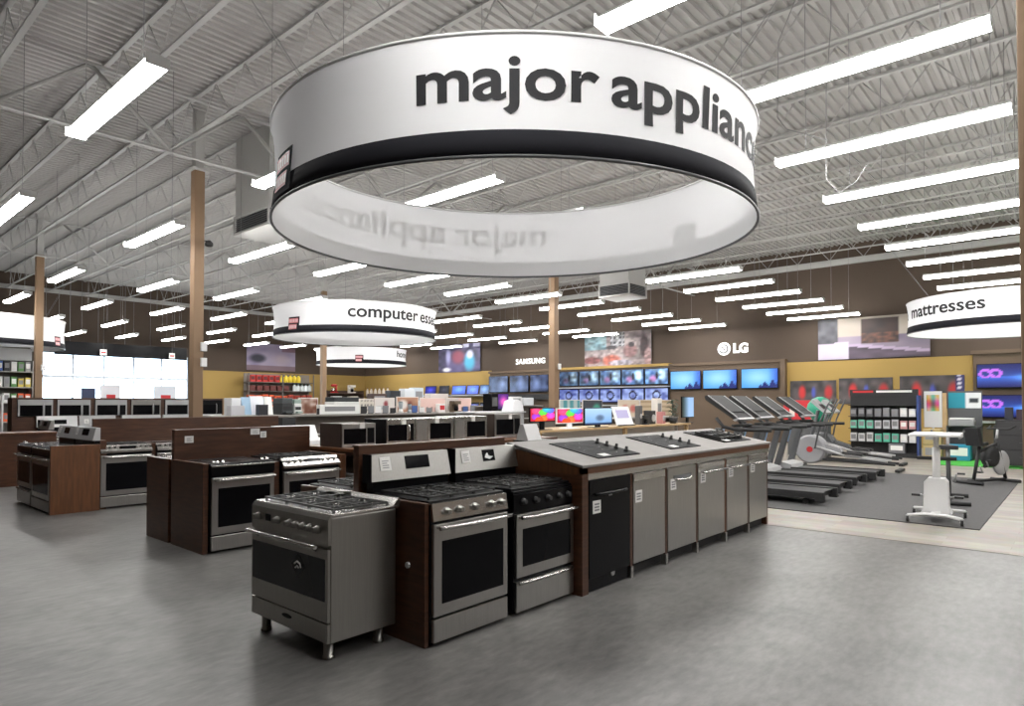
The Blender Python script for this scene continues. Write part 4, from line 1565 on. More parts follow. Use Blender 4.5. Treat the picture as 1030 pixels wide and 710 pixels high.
television('wall television with purple loops on blue, upper of two', 2.6, .9, 2.0, 2.79, s_night, 'two blue wall televisions', TX, 34, 18)
television('wall television with purple loops on blue, lower of two', 2.6, .9, 1.06, 1.8, s_night, 'two blue wall televisions', TX, 34, 18)
structure('trim_12', MB().box(X1 - .42, X1 - .22, .0, 2.75, .9, .96, SILV))


def wall_letters(name, label, s, y_left, z, size, bold, space=1.0):
    t = thing(name, label, 'sign', (X1 - .002, y_left, z))
    me = text_geo(s, size, bold, .02, space)
    for v in me.vertices:
        x, y, zz = v.co
        v.co = (-.02 - zz, -x, y)
    me.materials.clear()
    me.materials.append(SIGNW)
    o = bpy.data.objects.new('lettering', me)
    COL.objects.link(o)
    o.parent = t
    return t


SIGNW = mat('sign_white', (.9, .9, .9), .4, emit=.55)
wall_letters('wall_sign', 'white letter sign on the brown wall above the dim televisions', 'SAMSUNG', 22.55, 3.57, .40, .004, 1.12)
t = wall_letters('wall_sign', 'white letter sign with a round emblem above the bright blue televisions', 'LG', 10.78, 3.60, .52, .024)
mb = MB().lathe([(.27, 0), (.27, -.05), (.25, -.06)], (0, .37, .17), 'x', SIGNW, 32)
GRL = colm(84, 84, 88)
mb.tube([(-.065, .37 - .17 * sin(2 * PI * k / 16), .17 + .17 * cos(2 * PI * k / 16)) for k in range(12)], .03, GRL, 6)
mb.tube([(-.065, .37, .24), (-.065, .37, .12), (-.065, .30, .12)], .03, GRL, 6)
mb.lathe([(.04, -.06), (.038, -.075)], (0, .45, .24), 'x', GRL, 10)
mb.build('round_emblem', t)

# laptops on the shelf along the mustard wall
structure('trim_13', MB().box(X1 - .7, X1 - .06, 24.4, 31.0, 1.92, 1.98, SILV).box(X1 - .7, X1 - .06, 24.4, 31.0, 1.1, 1.16, SILV))


def s_lap(rgb):
    return lambda u, v: mix(rgb, tuple(min(255, q * 1.8 + 20) for q in rgb), math.exp(-((u - .5) ** 2 * 8 + (v - .55) ** 2 * 8)))


lapc = [(30, 34, 110), (20, 22, 30), (40, 80, 200), (30, 70, 200), (60, 90, 140)]
lapn = ['navy', 'black', 'bright blue', 'blue', 'slate blue']
for r_ in range(2):
    for k, (xa, xb) in enumerate([(425, 436), (439, 449), (452, 466), (467, 479), (480, 489.5)]):
        a, b = onX(xa, 390, X1 - .5).y, onX(xb, 390, X1 - .5).y
        w = a - b
        z = 1.985 if r_ == 0 else 1.165
        t = thing('laptop', 'open laptop with %s screen on the %s shelf by the mustard wall' % (lapn[k], ['upper', 'lower'][r_]), 'laptop', (X1 - .62, a, z), 0, 'laptops on the wall shelves')
        MB().box(0, .28, -w, 0, 0, .02, GREYP, .004).build('keyboard_base', t)
        hh = .55 if r_ == 0 else .4
        lid = MB().prism([(.28, .02), (.3, .02), (.38, hh), (.36, hh)], 'y', -w, 0, BLACKM).build('lid', t)
        c = lapc[k] if r_ == 0 else tuple(q * .5 for q in lapc[k])
        picture('screen', lid, (.2775, -.03, .05), (0, -w + .06, 0), (.076, 0, hh - .09), s_lap(c), 8, 6, SCREEN)

# ================================================================== ENTRANCE: BLACK BULKHEAD, LEFT SHELF
a, b = onY(55, 350, 34.9), onY(188, 350, 34.9)
t = thing('hanging_bulkhead', 'long glossy black bulkhead hanging before the entrance windows', 'bulkhead', (a.x, 34.9, 3.74))
bx('panel', t, 0, b.x - a.x, 0, .12, 0, .63, BLACK, .01)
for k in range(5):
    x = .6 + (b.x - a.x - 1.2) * k / 4
    MB().tube([(x, .06, .63), (x, .06, 3.615)], .008, WIRE, 5).build('hanging_rod', t)
for k, px_ in enumerate((104, 173)):
    q = onY(px_, 362, 34.7)
    t = thing('hanging_tag', 'small white price sign hanging before the black bulkhead, %s' % ('nearer the tan column' if k else 'near its middle'), 'sign', (q.x, 34.7, 3.78), 0)
    MB().box(-.14, .14, 0, .01, 0, .28, CARD, .002).build('plate', t)
    MB().tube([(0, .005, .28), (0, .005, 3.575)], .005, WIRE, 4).build('hanging_wire', t)
    MB().box(-.10, .10, -.002, 0, .1, .17, RED).build('print_mark', t)


def stand_board(px0, px1, ytop, ybot, Y, label, col, mark=None):
    p, q = onY(px0, ybot, Y), onY(px1, ybot, Y)
    top = onY(px0, ytop, Y).z
    t = thing('display_board', label, 'display board', (p.x, Y, 0))
    w = q.x - p.x
    bx('board', t, 0, w, 0, .05, 1.0, top, col, .005)
    for x in (.06, w - .1):
        bx('leg', t, x, x + .04, .0, .05, 0, 1.0, SILV)
    if mark:
        MB().box(w * .3, w * .75, -.006, 0, 1.0 + (top - 1.0) * .35, 1.0 + (top - 1.0) * .7, mark).build('print_mark', t)
    return t


stand_board(82, 96, 390, 402, 27, 'dark blue board standing before the bright entrance windows', colm(52, 62, 92))
stand_board(101, 121, 387, 402, 28, 'white board with a red mark before the entrance windows', colm(235, 235, 240), RED)
stand_board(155, 177, 388, 402, 28, 'pale board with red and blue print before the entrance windows', colm(215, 220, 228), RED)

# shelf of goods behind the brown counter at the picture edge
SY = 25.5
p, q = onY(-14, 400, SY), onY(34, 400, SY)
t = thing('shelf_unit', 'tall white shelf unit of boxed goods beside the far tan column', 'shelf', (p.x, SY, 0))
SWd = q.x - p.x
bx('back_board', t, 0, SWd, .5, .55, 0, 3.35, colm(110, 106, 100))
bx('header', t, 0, SWd, .3, .5, 2.9, 3.3, colm(180, 180, 180), .01)
for z in (.3, .95, 1.55, 2.05, 2.55):
    bx('shelf', t, 0, SWd, 0, .5, z - .03, z, colm(170, 168, 164))
for x in (0, SWd - .04):
    bx('side_panel', t, x, x + .04, 0, .5, 0, 2.9, colm(170, 168, 164))
gcol = [('blue', (70, 100, 170)), ('white', (222, 222, 220)), ('grey', (140, 142, 140)), ('green', (90, 140, 80)), ('black', (40, 40, 44)), ('yellow', (200, 180, 80)), ('orange', (226, 96, 50)), ('red', (200, 50, 50))]
pick = [[6, 7, 6, 1, 4, 2], [0, 2, 1, 3, 6, 6], [2, 1, 2, 3, 5, 5], [0, 0, 4, 1, 3, 2]]
for r_, z in enumerate((.95, 1.55, 2.05, 2.55)):
    for k in range(6):
        nm, c = gcol[pick[r_][k]]
        w = SWd / 6
        box_item('goods_box', '%s goods box on the %s shelf of the white unit, %s along' % (nm, ['lowest', 'second', 'third', 'top'][r_], ORD[k]), 'box',
                 (p.x + .06 + (SWd - .12) / 6 * (k + .5), SY + .16, z + .003), w * .72, .24, .26 + .08 * hsh(r_, k), colm(*c), 0, 'boxed goods on the white shelf unit', CARD if k % 2 else INKG)

# orange tool shelf on the entrance wall
SY = 34.6
p, q = onY(250, 400, SY), onY(316, 400, SY)
t = thing('shelf_unit', 'wide steel shelf unit of red and orange goods under the lounge poster', 'shelf', (p.x, SY, 0))
SWd = q.x - p.x
bx('back_board', t, 0, SWd, .55, .6, 0, 3.2, colm(120, 112, 104))
SH = [1.15, 1.62, 2.22, 2.72]
for z in SH:
    bx('shelf', t, 0, SWd, 0, .55, z - .04, z, colm(90, 84, 80))
for x in (0, SWd / 2, SWd - .05):
    bx('upright', t, x, x + .05, 0, .06, 0, 3.2, colm(100, 96, 92))
for k in range(10):
    nm, c = ('orange', (226, 92, 46)) if k < 6 else ('brick red', (170, 62, 46))
    box_item('goods_box', '%s goods box on the second shelf under the lounge poster, %s along' % (nm, ORD[k]), 'box', (p.x + .25 + (SWd - .5) * k / 9, SY + .25, 1.624), SWd / 13, .3, .3 + .12 * hsh(k, 3), colm(*c), 0, 'orange goods on the steel shelf', colm(120, 40, 30))
for k in range(10):
    box_item('goods_box', 'dark red goods box on the lowest shelf under the lounge poster, %s along' % ORD[k], 'box', (p.x + .25 + (SWd - .5) * k / 9, SY + .25, 1.154), SWd / 13, .3, .28, colm(150, 50, 40), 0, 'dark red goods on the steel shelf', colm(220, 130, 60))
for k in range(5):
    box_item('goods_box', 'red goods box on the top shelf under the lounge poster, %s along' % ORD[k], 'box', (p.x + .3 + SWd * .09 * k, SY + .25, 2.724), SWd / 14, .3, .38, colm(178, 44, 40), 0, 'red goods on the steel shelf', colm(90, 26, 26))
for k in range(5):
    bottle('yellow jug on the top shelf under the lounge poster, %s along' % ORD[k], (p.x + SWd * (.52 + .065 * k), SY + .25, 2.724), .12, .42, colm(214, 190, 50), 'yellow jugs on the steel shelf', BLACKM)
for k in range(5):
    bottle('white jug on the third shelf under the lounge poster, %s along' % ORD[k], (p.x + SWd * (.72 + .06 * k), SY + .25, 2.224), .11, .4, colm(215, 222, 222), 'white jugs on the steel shelf', colm(90, 150, 150))
for k in range(6):
    box_item('goods_box', 'dark goods box on the third shelf under the lounge poster, %s along' % ORD[k], 'box', (p.x + .3 + SWd * .1 * k, SY + .25, 2.224), SWd / 13, .3, .3, colm(90, 40, 36), 0, 'dark goods on the third steel shelf')

# dark corner shelf with small appliances near the corner of the room
SY = 34.4
p, q = onY(329, 395, SY), onY(366, 395, SY)
t = thing('shelf_unit', 'dark shelf unit in the far corner holding small appliances', 'shelf', (p.x, SY, 0))
SWd = q.x - p.x
bx('back_board', t, 0, SWd, .55, .6, 0, 2.3, colm(70, 54, 46))
for z in (1.1, 1.55, 2.15):
    bx('shelf', t, 0, SWd, 0, .55, z - .05, z, colm(70, 54, 46))
for x in (0, SWd - .06):
    bx('side_panel', t, x, x + .06, 0, .55, 0, 2.3, colm(70, 54, 46))


def small_appliance(label, loc, w, h, m, kind, group=None, rz=0):
    """mixer, coffee maker or jug blender a few pixels tall"""
    t = thing({'mixer': 'stand_mixer', 'coffee': 'coffee_maker', 'blender': 'blender'}[kind], label, {'mixer': 'mixer', 'coffee': 'coffee maker', 'blender': 'blender'}[kind], loc, rz, group)
    if kind == 'mixer':
        bx('base', t, -w * .5, w * .5, -w * .25, w * .25, 0, h * .12, m, .01)
        MB().tube([(w * .3, 0, h * .1), (w * .3, 0, h * .75)], w * .13, m, 10).build('column', t)
        MB().lathe([(w * .1, -w * .5), (w * .17, -w * .35), (w * .19, w * .2), (w * .1, w * .5)], (0, 0, h * .82), 'x', m, 14).build('head', t)
        MB().lathe([(w * .12, h * .12), (w * .26, h * .25), (w * .28, h * .5)], (-w * .2, 0, 0), 'z', STEEL_H, 16).build('bowl', t)
    elif kind == 'coffee':
        bx('base', t, -w * .5, w * .5, -w * .4, w * .4, 0, h * .12, m, .01)
        bx('tank', t, -w * .5, w * .5, w * .05, w * .4, h * .12, h, m, .01)
        bx('brew_head', t, -w * .5, w * .5, -w * .4, w * .1, h * .7, h, m, .01)
        MB().lathe([(w * .2, h * .12), (w * .26, h * .3), (w * .18, h * .55)], (0, -w * .15, 0), 'z', GLASS, 14).build('jug', t)
    else:
        MB().lathe([(w * .45, 0), (w * .36, h * .3), (w * .3, h * .34)], (0, 0, 0), 'z', m, 14).build('base', t)
        MB().lathe([(w * .26, h * .34), (w * .4, h * .9), (w * .4, h * .94)], (0, 0, 0), 'z', colm(170, 180, 186), 14).build('jug', t)
        MB().lathe([(w * .3, h * .94), (w * .28, h)], (0, 0, 0), 'z', BLACKM, 12).build('lid', t)
    return t


small_appliance('red stand mixer on the dark shelf in the far corner', (p.x + SWd * .25, SY + .25, 2.154), .45, .55, colm(170, 40, 44), 'mixer')
small_appliance('white coffee maker on the dark shelf in the far corner', (p.x + SWd * .72, SY + .25, 2.154), .4, .5, colm(210, 205, 200), 'coffee')
box_item('goods_box', 'white wide carton on the middle dark shelf in the far corner', 'box', (p.x + SWd * .3, SY + .25, 1.554), .6, .35, .4, colm(205, 203, 200), 0, None, INKG)
box_item('goods_box', 'cream wide carton on the middle dark shelf in the far corner', 'box', (p.x + SWd * .75, SY + .25, 1.554), .6, .35, .4, colm(212, 204, 186), 0, None, INKG)

# low dark shelf along the mustard wall, between corner and laptops
t = thing('shelf_unit', 'low dark shelf unit along the mustard wall beside the corner', 'shelf', (X1 - .7, 35.4, 0))
bx('back_board', t, .55, .6, -4.2, 0, 0, 2.0, colm(52, 40, 36))
for z in (.9, 1.45, 1.95):
    bx('shelf', t, 0, .55, -4.2, 0, z - .05, z, colm(52, 40, 36))
for k in range(6):
    bottle('pale bottle standing on the low dark shelf, %s from the corner' % ORD[k], (X1 - .4, 35.0 - .42 * k, 1.954), .1, .5, colm(196, 186, 176), 'pale bottles on the low dark shelf', colm(120, 80, 50))
box_item('goods_box', 'black goods box on the low dark shelf', 'box', (X1 - .4, 31.8, 1.954), .9, .4, .28, BLACKM, PI / 2)

# ================================================================== MIDDLE OF THE SHOP: GONDOLAS
def gondola(name, label, x0, x1, y, d, h, cat='shelf', col=None, top=None):
    t = thing(name, label, cat, (x0, y, 0))
    L = x1 - x0
    bx('top_board', t, 0, L, 0, d, h - .04, h, top or colm(140, 136, 130), .004)
    bx('plinth', t, .03, L - .03, .04, d - .04, 0, .12, GREYP)
    bx('core_panel', t, .03, L - .03, d / 2 - .03, d / 2 + .03, .12, h - .04, col or colm(96, 88, 80))
    for z in (.42, .8):
        bx('shelf', t, .03, L - .03, .03, d - .03, z, z + .03, colm(200, 196, 190))
    for x in (.0, L - .04):
        bx('end_panel', t, x, x + .04, .02, d - .02, 0, h - .04, col or colm(110, 102, 94))
    return t


GY, GZ = 13.2, 1.28
gondola('gondola_shelf', 'long pale gondola shelf behind the microwaves, crowded with goods', 6.0, 15.6, GY, .9, GZ)
HY, HZ = 19.6, 1.42
gondola('gondola_shelf', 'second pale gondola shelf farther back, below the computer essentials ring', 9.4, 24.6, HY, .9, HZ)


def at_row(px0, px1, ytop, Yr, Zr, dy=.3):
    a, b = onY(px0, 410, Yr + dy), onY(px1, 410, Yr + dy)
    h = onY((px0 + px1) / 2, ytop, Yr + dy).z - Zr
    return a.x, b.x, Yr + dy, h


def panel_print(px0, px1, ytop, Yr, Zr, label, fn, dy=.3):
    xa, xb, y, h = at_row(px0, px1, ytop, Yr, Zr, dy)
    t = thing('photo_panel', label, 'display panel', (xa, y, Zr + .001))
    w = xb - xa
    bx('panel', t, 0, w, 0, .03, 0, h, colm(222, 212, 206), .003)
    picture('print', t, (.02, -.003, .02), (w - .04, 0, 0), (0, 0, h - .04), fn, 16, 10, PRINT)
    bx('foot', t, w * .3, w * .7, -.08, .1, 0, .012, SILV)
    return t


def block(px0, px1, ytop, Yr, Zr, label, col, dy=.35, face=None, d=.35, name='goods_box', cat='box'):
    xa, xb, y, h = at_row(px0, px1, ytop, Yr, Zr, dy)
    return box_item(name, label, cat, ((xa + xb) / 2, y, Zr + .002), xb - xa, d, max(.06, h), colm(*col), 0, None, face)


def printer(px0, px1, ytop, Yr, Zr, label, c1, c2, dy=.4):
    xa, xb, y, h = at_row(px0, px1, ytop, Yr, Zr, dy)
    w = xb - xa
    t = thing('printer', label, 'printer', ((xa + xb) / 2, y, Zr + .002))
    bx('body', t, -w / 2, w / 2, -.2, .2, 0, h * .72, colm(*c1), .02)
    bx('scanner_lid', t, -w * .48, w * .48, -.19, .2, h * .72, h, colm(*c2), .015)
    bx('paper_tray', t, -w * .35, w * .35, -.3, -.2, h * .1, h * .2, colm(*c2), .004)
    bx('front_slot', t, -w * .38, w * .38, -.204, -.2, h * .3, h * .5, BLACKM)
    return t


def p_pink(u, v):
    c = (222, 190, 182)
    if v < .35 and int(u * 10) % 2 == 0:
        c = (60, 50, 52)
    return c


def p_face(u, v):
    c = mix((190, 150, 120), (150, 100, 80), vn(u * 4, v * 4))
    c = blob(c, u, v, .25, .5, .3, .4, (228, 222, 218), .4)
    return blob(c, u, v, .6, .5, .14, .3, (120, 60, 50), .5)


def p_food(u, v):
    c = (214, 208, 204)
    c = blob(c, u, v, .55, .6, .15, .3, (140, 60, 66), .5)
    return blob(c, u, v, .2, .3, .2, .2, (90, 110, 130), .5)


# nearer gondola, from the left
block(229, 241, 400.5, GY, GZ, 'white card box past the wood end post of the microwave wall', (224, 226, 228), .5)
stand = [(243, 252, 399.5, (150, 180, 205), 'pale blue leaflet stand on the gondola, by the microwave wall'), (252, 265, 398.5, (226, 230, 238), 'wide white leaflet stand on the gondola'),
         (266, 273.5, 399, (232, 232, 230), 'narrow white leaflet stand on the gondola')]
for (a, b, yt, c, lab) in stand:
    xa, xb, y, h = at_row(a, b, yt, GY, GZ, .3)
    t = thing('leaflet_stand', lab, 'leaflet stand', ((xa + xb) / 2, y, GZ + .002))
    MB().prism([(-.06, 0), (.1, 0), (.06, h), (.03, h)], 'x', -(xb - xa) / 2, (xb - xa) / 2, colm(*c)).build('sheet', t)
    bx('foot', t, -(xb - xa) / 2, (xb - xa) / 2, -.1, .14, 0, .012, SILV)
block(230, 244, 408, GY, GZ, 'stack-high white paper pad on the gondola edge', (206, 206, 210), .12, None, .2)
block(259, 268, 407, GY, GZ, 'dark telephone-sized box on the gondola edge', (36, 34, 40), .1, None, .16)
printer(279, 290, 400.5, GY, GZ, 'dark grey printer on the gondola', (46, 48, 50), (70, 76, 78))
printer(291.5, 299, 401.5, GY, GZ, 'white printer on the gondola beside the dark grey one', (210, 212, 210), (150, 168, 160))
panel_print(300.5, 320, 400, GY, GZ, 'brown food photo panel on the gondola', lambda u, v: mix((196, 180, 172), (110, 66, 48), vn(u * 6, v * 5) * 1.3))
printer(331, 358, 399.5, GY, GZ, 'wide white printer with black lid on the gondola behind the tan column', (214, 214, 212), (40, 44, 46), .5)
block(320, 360, 407, GY, GZ, 'long low white carton on the gondola edge', (226, 226, 224), .09, INKG, .14)
panel_print(361, 376, 401, GY, GZ, 'cream panel with small print on the gondola', lambda u, v: mix((206, 198, 186), (120, 116, 112), 1 if int(v * 8) % 3 == 1 and int(u * 9) % 2 else 0))
panel_print(377, 397, 400, GY, GZ, 'white panel with a dark red cup on the gondola', p_food)
panel_print(399, 421, 399, GY, GZ, 'orange-brown portrait panel on the gondola', p_face)
panel_print(422.5, 448, 400, GY, GZ, 'pink panel with a row of dark dots on the gondola', p_pink)
panel_print(449, 474, 400, GY, GZ, 'cream-pink panel with dark figures on the gondola', lambda u, v: p_pink(u, v) if u > .45 else (206, 196, 190), .35)
small_appliance('brown two-knobbed jug appliance on the gondola', (onY(458, 410, GY + .15).x, GY + .15, GZ + .002), .26, .32, colm(92, 78, 62), 'coffee')
small_appliance('white blender on the gondola near the portrait panel', (onY(403, 410, GY + .12).x, GY + .12, GZ + .002), .16, .3, colm(225, 225, 225), 'blender')
small_appliance('silver blender on the gondola near the portrait panel', (onY(412, 410, GY + .12).x, GY + .12, GZ + .002), .14, .24, colm(170, 176, 180), 'blender')
block(440, 446, 406, GY, GZ, 'small white carton on the gondola before the pink panel', (225, 222, 220), .1, RED, .15)
xa, xb, y, h = at_row(490, 497, 396, GY, GZ, .3)
box_item('tower_computer', 'black tower computer on the gondola end', 'computer', ((xa + xb) / 2, y, GZ + .002), xb - xa, .35, h, BLACK, 0, None, GREYP)
xa, xb, y, h = at_row(498, 511.5, 396, GY, GZ, .3)
t = thing('monitor', 'small monitor with purple and pink screen on the gondola end', 'monitor', (xa, y, GZ + .002))
w = xb - xa
bx('casing', t, 0, w, 0, .04, .06, h, BLACK, .006)
picture('screen', t, (.015, -.003, .075), (w - .03, 0, 0), (0, 0, h - .09), lambda u, v: blob(mix((50, 30, 90), (90, 40, 130), v), u, v, .62, .5, .4, .45, (230, 90, 190), .7), 10, 8, SCREEN)
bx('stand', t, w * .3, w * .7, -.06, .1, 0, .06, BLACKM)
# farther gondola
for k, (a, b, yt, c, nm) in enumerate([(404, 414, 391, (212, 216, 220), 'white'), (414, 423, 390, (196, 206, 214), 'pale grey'), (390, 400, 393, (40, 44, 50), 'black'), (372, 386, 396, (60, 40, 34), 'dark brown'), (430, 448, 396, (206, 196, 190), 'cream'),
                                       (512, 522, 399, (225, 225, 224), 'white'), (524, 534, 400, (210, 212, 214), 'light grey')]):
    block(a, b, yt, HY, HZ, '%s carton on the farther gondola, %s of its kind from the corner shelf' % (nm, ORD[k]), c, .4, INKG if k % 2 else None)

gcs = [('black', (28, 28, 32)), ('white', (222, 222, 222)), ('grey', (120, 122, 126)), ('blue', (60, 90, 150))]
for k in range(22):
    nm, c = gcs[int(hsh(k, 9) * 3.99)]
    px_ = 322 + 7.3 * k
    if 438 < px_ < 450 or 452 < px_ < 464 or 399 < px_ < 415:
        continue
    x = onY(px_, 413, GY + .04).x
    o = MB().box(-.09, .09, -.012, .0, .012, .13 + .08 * hsh(k, 2), colm(*c), .004).box(-.06, .06, -.01, .05, 0, .012, BLACKM)
    tag(o.build('handheld_gadget', None, None, (x, GY + .04, GZ + .001)), 'small upright %s gadget on the front edge of the pale gondola, %s along' % (nm, ORD[k] if k < 16 else ['seventeenth', 'eighteenth', 'nineteenth', 'twentieth', 'twenty-first', 'twenty-second'][k - 16]), 'gadget', 'gadgets along the gondola edge')
for pts, lab in (([(800, 0), (783, 42), (782, 118), (791, 130), (833, 141)], 'dark cable sagging below the ceiling beside the major appliances ring'),
                 ([(836, 20), (831, 90), (831, 180), (844, 194), (861, 183), (872, 165)], 'dark cable looping below the ceiling between two strip lights')):
    P_ = [onX(a, b, 8.9) for a, b in pts]
    P_ = [Vector((8.9, P_[0].y, HD + .01))] + P_
    Q = []
    for a, b in zip(P_, P_[1:]):
        Q += [a, (a + b) / 2]
    tag(MB().tube(Q + [P_[-1]], .006, WIRE, 6).build('ceiling_cable'), lab, 'cable')

# grey service desk behind the microwaves
p, q = onY(478, 414, 9.4), onY(527, 414, 9.4)
t = thing('service_desk', 'light grey panelled desk directly behind the farthest microwaves', 'desk', (p.x, 9.4, 0))
w = q.x - p.x
bx('front_panel', t, 0, w, 0, .05, 0, 1.33, colm(176, 176, 178), .004)
bx('desktop', t, -.03, w + .03, -.04, .6, 1.33, 1.36, colm(200, 200, 202), .005)
bx('back_panel', t, 0, w, .5, .55, 0, 1.33, colm(176, 176, 178))
o = tag(MB().prism([(0, 0), (.42, 0), (.36, .2), (.22, .26), (.08, .22)], 'y', 0, .3, colm(228, 228, 230)).build('paper_bag', None, None, (onY(513, 410, 9.6).x, 9.55, 1.362)), 'white crumpled bag on the grey desk end', 'bag')

# ================================================================== COMPUTER TABLE
t = thing('display_table', 'pale wood table of monitors and gadgets behind the cooktop counter', 'table', (11.3, 9.1, 0))
TL = 7.4
TZ = .93
bx('tabletop', t, 0, TL, 0, 1.0, TZ - .05, TZ, TAN, .005)
for x in (.05, TL / 2, TL - .15):
    bx('leg', t, x, x + .1, .06, .16, 0, TZ - .05, TAN)
    bx('leg', t, x, x + .1, .84, .94, 0, TZ - .05, TAN)
bx('modesty_panel', t, .1, TL - .1, .5, .53, .25, TZ - .05, colm(214, 208, 200))


def s_balloon(u, v):
    c = (205, 40, 60)
    for (x, y, col) in ((.22, .35, (150, 60, 200)), (.22, .8, (230, 70, 120)), (.5, .68, (90, 210, 70)), (.52, .2, (245, 110, 50)), (.82, .42, (245, 70, 190)), (.8, .85, (90, 110, 220)), (.35, .08, (250, 80, 40)), (.65, .95, (60, 170, 200))):
        d = math.hypot((u - x) / .17, (v - y) / .26)
        if d < 1:
            c = mix(tuple(min(255, q * 1.25) for q in col), col, d)
    return c


def s_desk(u, v):
    c = mix((120, 165, 215), (180, 210, 240), v)
    c = blob(c, u, v, .55, .4, .2, .25, (90, 110, 140), .6)
    if v < .12:
        c = (40, 60, 100)
    return c


def monitor(px0, px1, ytop, ybot, label, fn, case, nx=30, ny=20, y=9.25, base=BLACK):
    xa, xb = onY(px0, 420, y).x, onY(px1, 420, y).x
    z1, z0 = onY((px0 + px1) / 2, ytop, y).z, onY((px0 + px1) / 2, ybot, y).z
    z0 = max(z0, TZ + .05)
    t = thing('monitor', label, 'monitor', (xa, y, TZ + .001))
    w = xb - xa
    bx('casing', t, 0, w, 0, .04, z0 - TZ, z1 - TZ, case, .006)
    picture('screen', t, (.02, -.003, z0 - TZ + .025), (w - .04, 0, 0), (0, 0, z1 - z0 - .045), fn, nx, ny, SCREEN)
    bx('stand_neck', t, w * .42, w * .58, .01, .05, .0, z0 - TZ + .02, base)
    bx('stand_foot', t, w * .25, w * .75, -.1, .14, 0, .012, base, .004)
    return t


monitor(533, 558.5, 410, 424.5, 'black monitor showing coloured balloons', s_balloon, BLACK)
monitor(560, 586.5, 410.5, 426, 'white monitor showing coloured balloons', s_balloon, WHITE, base=WHITE)
monitor(588, 615.5, 410, 428, 'black monitor showing a pale blue desktop', s_desk, BLACK, 24, 16)
monitor(686, 698, 399, 420, 'dark monitor at the far table end beside a plant', lambda u, v: mix((150, 185, 225), (40, 60, 60), max(0, .55 - u) * 2), BLACK, 12, 8)
xa, xb = onY(621, 425, 9.2).x, onY(638, 425, 9.2).x
t = thing('tablet_stand', 'tilted white tablet on a black easel on the computer table', 'tablet', (xa, 9.2, TZ + .001))
M = Matrix.Rotation(R(-20), 4, 'X')
w = xb - xa
MB().box(0, w, 0, .02, .03, .55, WHITE, .005).turn(M).build('tablet', t)
MB().box(w * .15, w * .85, -.003, 0, .22, .45, colm(170, 165, 205)).turn(M).build('screen_mark', t)
MB().tube([(w * .15, .0, .02), (w * .15, .35, .02), (w * .2, .16, .45)], .012, BLACKM, 6).build('easel', t)
MB().tube([(0, -.03, .02), (w, -.03, .02)], .02, BLACKM, 6).build('ledge', t)


def speaker_item(px_, ytop, label, w, m, y=9.35):
    x = onY(px_, 420, y).x
    h = onY(px_, ytop, y).z - TZ
    t = thing('speaker', label, 'speaker', (x, y, TZ + .001))
    bx('cabinet', t, -w / 2, w / 2, 0, w, 0, h, m, .02)
    MB().lathe([(w * .42, 0), (w * .38, -.015), (w * .15, -.005)], (0, 0, h * .45), 'y', SILV, 20).build('cone', t)
    return t


speaker_item(657.5, 413, 'black speaker with a large silver cone on the computer table', .26, BLACKM)
speaker_item(645, 408, 'small grey speaker on the computer table beside the tablet', .16, GREYP)
speaker_item(668, 414, 'pink-tinted small speaker on the computer table', .2, colm(190, 130, 130))
small_appliance('dark gadget with curved jug on the computer table', (onY(649, 420, 9.3).x, 9.3, TZ + .001), .2, .26, BLACKM, 'coffee')
box_item('carton', 'white carton standing behind the speakers on the computer table', 'box', (onY(662, 410, 9.8).x, 9.85, TZ + .002), .3, .2, .75, colm(220, 216, 210), 0, None, INKG)
# dark green plant at the table end
t = thing('potted_plant', 'dark leafy plant at the far end of the computer table', 'plant', (onY(677, 420, 9.25).x, 9.25, TZ + .001))
MB().lathe([(.09, 0), (.12, .16), (.11, .16)], (0, 0, 0), 'z', BLACKM, 14).build('pot', t)
mb = MB()
for k in range(90):
    a, e = random.random() * 2 * PI, .25 + .65 * random.random()
    r_ = .06 + .16 * random.random()
    c = Vector((r_ * cos(a), r_ * sin(a) * .8, .2 + .5 * random.random()))
    d = Vector((cos(a), sin(a), .5 - random.random())).normalized() * .1
    s_ = d.cross(Vector((0, 0, 1))).normalized() * .03
    mb.quad([c - d, c + s_, c + d, c - s_], None, .002)
mb.build('foliage', t, colm(44, 66, 48, .6))
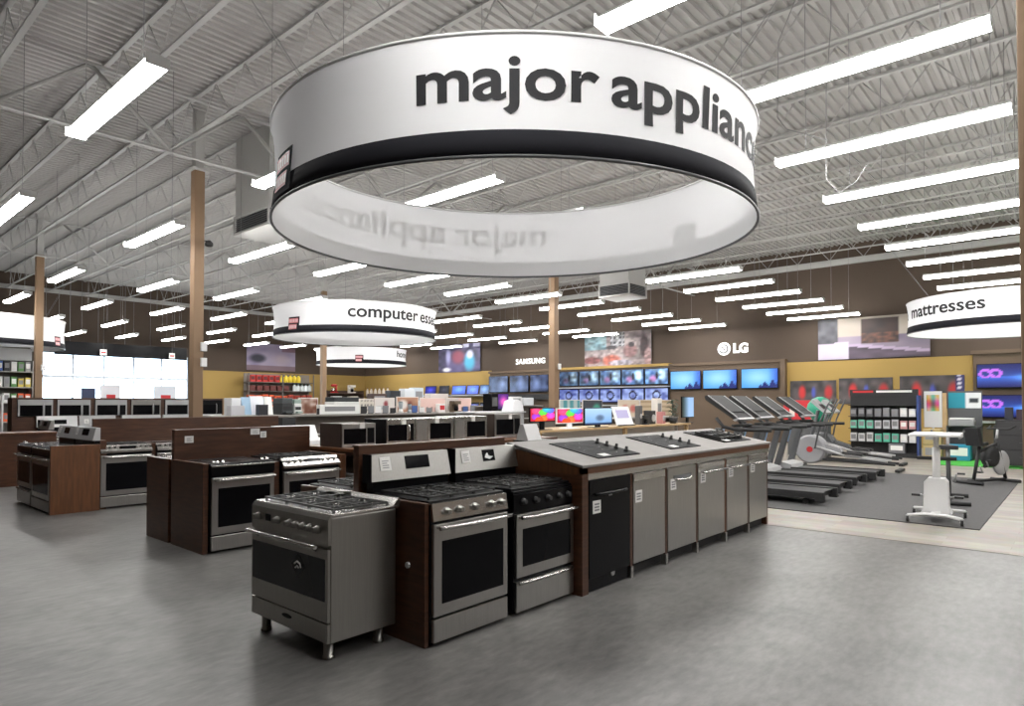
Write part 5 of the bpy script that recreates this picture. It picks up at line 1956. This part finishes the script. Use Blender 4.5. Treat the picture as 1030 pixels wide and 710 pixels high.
# photo panels on the low wall behind the computer table
gondola('gondola_shelf', 'pale low gondola behind the computer table, under the television grid', 14.6, 22.0, 11.2, .8, 1.05)
for k, (a, b, lab, fn) in enumerate([(563, 584, 'teal and white panel behind the balloon monitors', lambda u, v: mix((200, 205, 205), (80, 150, 160), 1 if int(u * 6) % 2 else .2)),
                                     (586, 606, 'dark panel with green spots behind the blue monitor', lambda u, v: blob((60, 64, 74), u, v, .7, .5, .25, .4, (70, 160, 140), .5)),
                                     (622, 643, 'cream panel with red faces behind the tablet', lambda u, v: blob(blob((215, 200, 180), u, v, .3, .5, .2, .3, (190, 110, 100), .5), u, v, .7, .5, .2, .3, (196, 110, 104), .5)),
                                     (644, 676, 'tan slatted panel behind the speakers', lambda u, v: mix((204, 184, 154), (160, 140, 112), 1 if int(v * 10) % 3 == 0 else 0))]):
    panel_print(a, b, 402, 11.2, 1.05, lab, fn, .4)
# red display box and teal board between the treadmill consoles
t = thing('display_box', 'red and white printed display box behind the treadmill consoles', 'display box', (onX(788, 410, 20.0).x, onX(788, 410, 20.0).y, 0), -PI / 2)
ww = onX(788, 410, 20.0).y - onX(820, 410, 20.0).y
bx('carton', t, 0, ww, 0, .4, 1.05, 1.62, colm(200, 44, 52), .01)
for k in range(3):
    bx('print_mark', t, ww * (.2 + .27 * k), ww * (.36 + .27 * k), -.004, 0, 1.15, 1.38, colm(226, 214, 206) if k != 1 else colm(120, 30, 36))
bx('stand', t, .1, ww - .1, .05, .35, 0, 1.05, GREYP)
pp = onX(825, 415, 19.0)
o = MB().lathe([(.05, 0), (.2, .06), (.31, .2), (.345, .345), (.31, .49), (.2, .63), (.05, .69)], (0, 0, 0), 'z', colm(40, 150, 120), 24).build('exercise_ball', None, None, (pp.x, pp.y, 1.02))
tag(o, 'teal exercise ball beside the red display box', 'ball')
t = thing('ball_stand', 'grey plinth under the teal exercise ball', 'plinth', (pp.x, pp.y, .004))
bx('plinth', t, -.22, .22, -.22, .22, 0, 1.01, GREYP, .01)
#END
